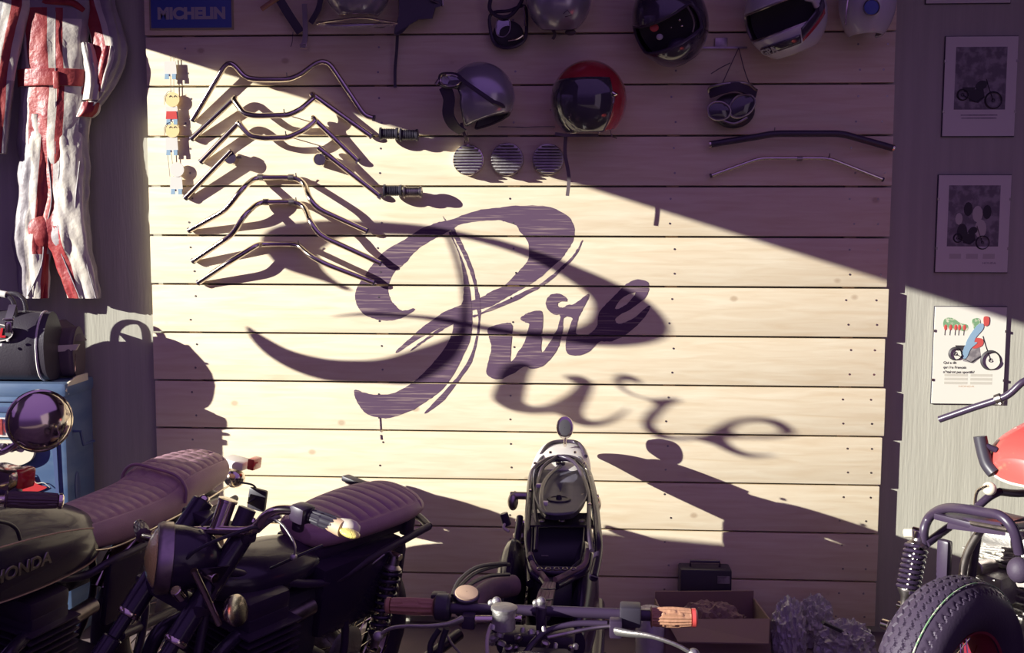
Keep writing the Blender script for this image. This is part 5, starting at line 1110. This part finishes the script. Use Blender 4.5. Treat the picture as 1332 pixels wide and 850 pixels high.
# fork, yoke, handlebar
ys = 1.10
m_.fork((1.16,0,.70), (1.42,0,.30), .095, .022, upper='black')
def zs(px, py, s_=ys): return m_.at_s(px, py, s_)
lg, rg_ = zs(508,788), zs(903,804)
m_.tube('handlebar', 'black_metal', [zs(512,789), zs(600,792), zs(700,795), zs(800,799), zs(900,804)], .0125, 4, 14)
m_.grip(zs(566,790), zs(508,788), .0165, 'brown_grip', 10, end='brown_grip')
m_.grip(zs(846,803), zs(900,804), .0185, 'brown_grip', 16, end='rust_tank')
g = m_.g(); g.lathe([(0,.024),(.004,.030),(.030,.031),(.036,.026)], zs(566,790), zs(600,792)-zs(566,790), 26); m_.part(g, 'throttle_housing', 'plastic')
g = m_.g(); g.box(zs(571,777,1.07), (.03,.035,.02), bev=.006); m_.part(g, 'switch_housing', 'plastic')
# round gauge with glass face
p1 = zs(607,773,1.08); d = V((.30,.10,.95)).normalized()*.055; p0 = p1-d
g = m_.g(); g.lathe([(0,.018),(.006,.026),(d.length*.8,.027),(d.length*.92,.030),(d.length,.030),(d.length+.002,.027)], p0, d, 32); ga_ = m_.part(g, 'brake_reservoir', 'black_metal')
g = m_.g(); g.lathe([(0,.027),(.003,.026),(.005,.015),(.005,.001)], p1+d.normalized()*.002, d, 28, cap=False); m_.part(g, 'reservoir_cap', 'gold_ink', ga_)
m_.lever([zs(600,806,1.16), zs(585,812,1.18), zs(560,815,1.20), zs(530,815,1.21), zs(508,818,1.21), zs(492,828,1.21)], .0085, 'alu')
m_.lever([zs(803,822,1.16), zs(820,825,1.18), zs(845,828,1.20), zs(868,835,1.21), zs(885,842,1.21), zs(902,852,1.21)], .010, 'alu')
g = m_.g(); g.box(zs(820,800,1.12), (.045,.046,.046), bev=.006); m_.part(g, 'switch_housing', 'plastic')
g = m_.g(); g.box(zs(801,817,1.15), (.030,.028,.04), bev=.005); m_.part(g, 'lever_perch', 'black_metal')
g = m_.g(); g.box(zs(610,808,1.13), (.030,.030,.03), bev=.005); m_.part(g, 'lever_perch', 'black_metal')
for px in (646, 704):
    g = m_.g(); g.cyl(zs(px,822,1.11), zs(px,790,1.11), .012, 14); g.box(zs(px,795,1.10), (.04,.024,.034), bev=.006); ri = m_.part(g, 'bar_riser', 'black_metal')
    g = m_.g(); g.ell(zs(px,783,1.10), (.010,.011,.011)); g.ell(zs(px-7,785,1.10), (.007,.008,.008)); m_.part(g, 'riser_bolt', 'alu', ri)
m_.tube('rubber_hose', 'wire', [m_.at_s(604,812,.75), m_.at_s(618,785,.70), m_.at_s(640,768,.62), m_.at_s(668,762,.55)], .030, 6, 16)
# bright cylinder can and dial
p0, p1 = zs(655,819,1.17), zs(656,790,1.17); d = p1-p0
g = m_.g(); g.lathe([(0,.022),(.003,.026),(d.length*.86,.026),(d.length*.88,.029),(d.length,.029),(d.length+.002,.024)], p0, d, 32); m_.part(g, 'gauge_can', 'alu')
g = m_.g(); g.cyl(zs(665,804,1.17), zs(679,805,1.17), .007, 12); m_.part(g, 'gauge_spigot', 'chrome')
g = m_.g(); g.cyl(zs(618,806,1.16), zs(650,806,1.16), .008, 12); m_.part(g, 'gauge_spigot', 'chrome')
g = m_.g(); g.lathe([(-.03,.03),(0,.058),(.01,.060),(.016,.055)], zs(665,884,1.22), (.3,0,1), 32); m_.part(g, 'instrument_top', 'plastic')
g = m_.g(); g.ell(m_.at_s(690,900,1.30), (.08,.09,.08)); m_.part(g, 'headlight', 'black')
random.seed(5)
for k in range(16):
    px, py = 640+random.random()*110, 818+random.random()*30
    g = m_.g(); r_ = .005+.006*random.random(); g.lathe([(0,r_),(.008,r_),(.011,r_*.6)], zs(px,py,1.14+.05*random.random()), (random.uniform(-.4,.4),random.uniform(-.4,.4),1), 8); m_.part(g, 'yoke_bolt', 'alu' if k % 3 else 'steel')
g = m_.g(); g.box(zs(690,828,1.10), (.07,.20,.03), bev=.012); m_.part(g, 'top_yoke', 'black_metal')
m_.tube('clutch_cable', 'steel', [zs(797,815,1.15), zs(770,818,1.15), zs(735,825,1.16), zs(712,830,1.17)], .0045)
m_.tube('brake_hose', 'black_metal', [zs(790,812,1.13), zs(750,812,1.13), zs(715,820,1.14), zs(695,835,1.16), zs(680,856,1.18)], .007)
m_.tube('front_cable', 'cream', [zs(640,812,1.18), zs(634,830,1.19), zs(634,856,1.2)], .0045)
for k, pts in enumerate(([(590,780),(600,762),(620,745),(650,736),(662,735)], [(592,782),(610,762),(635,750),(662,748)], [(588,776),(598,755),(622,738),(658,733)])):
    m_.tube('control_cable', 'plastic', [m_.at_s(x, y, 1.04-.12*i) for i, (x, y) in enumerate(pts)], .005, 6)
for k, r_ in enumerate((0,9)):
    m_.tube('control_cable', 'plastic', [m_.at_s(x, y, 1.12) for x, y in [(572+r_,818),(560+r_*1.5,840),(562+r_,870)]], .007, 6)
m_.tube('control_cable', 'steel', [zs(578,820), zs(588,838), zs(604,856)], .003)
# ------------------------------------------------------------ right-hand bike
r = Bike('motorcycle', 'partly dismantled motorcycle with zigzag-tread rear tyre and scuffed red tank at the right', (1.18,-1.17), (.8,.6), 0)
r.wheel('rear_wheel', 0, .318, .165, rim='red_rim', zig=2); r.wheel('front_wheel', 1.38, .32, .09)
RS = lambda px, py, v: r.at_s(px, py, v)
RL = lambda px, py, v: r.lat(px, py, v)
r.shock(RL(1196,692,.165), RL(1176,790,.165), 'black', 9, .031)
g = r.g(); g.cyl(RL(1176,694,.19), RL(1188,694,.165), .014, 16); r.part(g, 'shock_nut', 'cream')
g = r.g(); g.cyl(V((0,.14,.325)), V((0,.185,.325)), .018, 16); r.part(g, 'axle_nut', 'chrome')
g = r.g(); g.cyl(r.at_s(1148,812,-.16), r.at_s(1158,815,-.16), .016, 18); r.part(g, 'spindle_nut', 'chrome')
lpv = [RL(1202,712,.15), RL(1202,690,.15), RL(1210,672,.14), RS(1228,662,.03), RS(1250,662,-.02), RS(1280,667,-.04), RS(1302,672,-.06), RS(1318,690,-.06), RS(1326,720,-.04)]
r.tube('frame_loop', 'black_metal', lpv, .0145, 6, 14)
r.tube('frame_tube', 'black_metal', [RL(1205,708,.14), RL(1232,688,.13), RL(1262,668,.12), RL(1285,648,.10), RL(1300,640,.09)], .013, 4)
r.tube('frame_tube', 'black_metal', [RS(1318,686,-.05), V((.2,-.12,.80)), V((.5,-.11,.80)), V((.9,0,.80))], .013, 4)
r.tube('frame_tube', 'black_metal', [RL(1300,640,.09), V((.55,.08,.80)), V((.9,0,.80))], .013, 4)
g = r.g(); g.prism([RS(1238,672,.06), RS(1300,680,.0), RS(1308,692,-.01), RS(1232,683,.04)], (0,0,-.012)); r.part(g, 'seat_bracket', 'black_metal')
g = r.g(); g.tube([RS(1262,681,.03), RS(1312,690,-.02)], .008, 8); r.part(g, 'cross_bar', 'steel')
r.tube('chromed_tube', 'steel', [RS(1276,690,.16), RS(1262,712,.16), RS(1254,735,.16), RS(1251,760,.16)], .013, 5, 14)
g = r.g(); g.box(RL(1228,735,.10), (.03,.04,.16), bev=.01); r.part(g, 'chain_guard_bracket', 'black_metal')
g = r.g(); g.box(RS(1243,755,.13), (.04,.10,.012), bev=.003); r.part(g, 'mudguard_bracket', 'chrome')
# red tank seen from the rear
tp = [(.34,.905,.09,.035),(.37,.925,.125,.055),(.45,.945,.145,.078),(.60,.96,.15,.090),(.75,.96,.135,.085),(.88,.95,.09,.06),(.93,.945,.04,.03)]
T0 = RS(1336,605,.38); dl = T0.y; dz = T0.z-.925
rt_, RTP, RTN = r.tank([(a, b+dz, c_*1.05, d_*1.15) for a, b, c_, d_ in tp], 'rust_tank', dl, sq=2.3)
g = r.g(); g.tube([RTP(i, -.55, 1.01) for i in range(0, RTN)], .005, 8); r.part(g, 'tank_seam', 'steel', rt_)
g = r.g(); g.tube([RTP(1, -.1-2.9*j/16, 1.02) for j in range(17)], .005, 8); r.part(g, 'tank_seam', 'cream', rt_)
r.tube('left_grab_tube', 'plastic', [RS(1293,616,.34), RS(1284,604,.34), RS(1279,588,.34), RS(1276,574,.34), RS(1275,568,.34)], .021, 5, 14)
r.tube('grab_bracket', 'black_metal', [RS(1282,580,.34), RS(1296,586,.36)], .010, 2)
g = r.g(); g.ell(RS(1287,636,.32), (.02,.022,.022)); r.part(g, 'tank_mount', 'cream')
r.tube('fuel_pipe', 'chrome', [RS(1268,662,.3), RS(1271,640,.3), RS(1285,632,.3)], .005, 5)
g = r.g(); g.box(V((.12,0,.80)), (.20,.18,.02), bev=.005); r.part(g, 'frame_plate', 'black_metal')
# engine
e0 = RS(1310,720,.52)
eng = r.engine((.47,e0.y*.35,.20), w=.42, mat='alu', fins=9)
for k in range(5):
    q = RS(1270+k*14, 690, .47); g = r.g(); g.cyl(q, q+V((0,0,-.05)), .018, 14); r.part(g, 'carburettor', 'alu', eng)
    g = r.g(); g.tube([q+V((0,0,-.05)), q+V((-.02,0,-.08)), q+V((-.01,.01,-.10))], .005, 6); r.part(g, 'fuel_hose', 'cream', eng)
for k in range(8):
    g = r.g(); y_ = 708+k*6; a, b = RS(1262,y_,.44), RS(1345,y_+8,.44); g.prism([a, b, b+V((.10,0,0)), a+V((.10,0,0))], (0,0,-.005)); r.part(g, 'barrel_fin', 'alu', eng)
a, b = RS(1262,750,.36), RS(1306,758,.36)
g = r.g(); g.box((a+b)/2+V((.04,0,-.03)), (.12,(a-b).length*1.05,.10), bev=.012); r.part(g, 'engine_cover', 'alu', eng)
g = r.g(); g.ell(RS(1326,742,.2), (.035,.035,.04)); r.part(g, 'rubber_boot', 'rubber')
r.fork((1.12,0,.90), (1.38,0,.32), .09, .022)
r.frame([[(.95,.02,.80),(.85,.10,.35),(.72,.12,.17),(.35,.12,.17),(.26,.11,.4),(.30,.10,.76)], [(.95,-.02,.80),(.85,-.10,.35),(.72,-.12,.17),(.35,-.12,.17),(.26,-.11,.4),(.30,-.10,.76)]])
for sd in (1,-1):
    r.tube('swing_arm', 'black_metal', [(0,sd*.12,.325),(.42,sd*.12,.36)], .018, 1); r.tube('center_stand', 'black_metal', [(.34,sd*.12,.20),(.30,sd*.15,.012)], .012, 1)
ha, hb_, hc_ = RS(1222,546,.80), RS(1308,516,.86), RS(1338,495,.90)
r.tube('handlebar', 'black_metal', [ha, (ha+hb_)/2, hb_, hc_, V((1.00,.25,1.05)), V((1.10,.05,.98)), V((1.10,-.05,.98)), V((1.0,-.3,1.06)), V((.9,-.42,1.04))], .0135, 7, 16)
g = r.g(); d = (ha-hb_).normalized(); q = hb_+(ha-hb_)*.10; g.lathe([(-.012,.016),(-.010,.019),(.010,.019),(.012,.016)], q, d, 20); g.box(q-V((0,0,.018)), (.02,.03,.012), bev=.003); r.part(g, 'bar_clamp', 'steel')
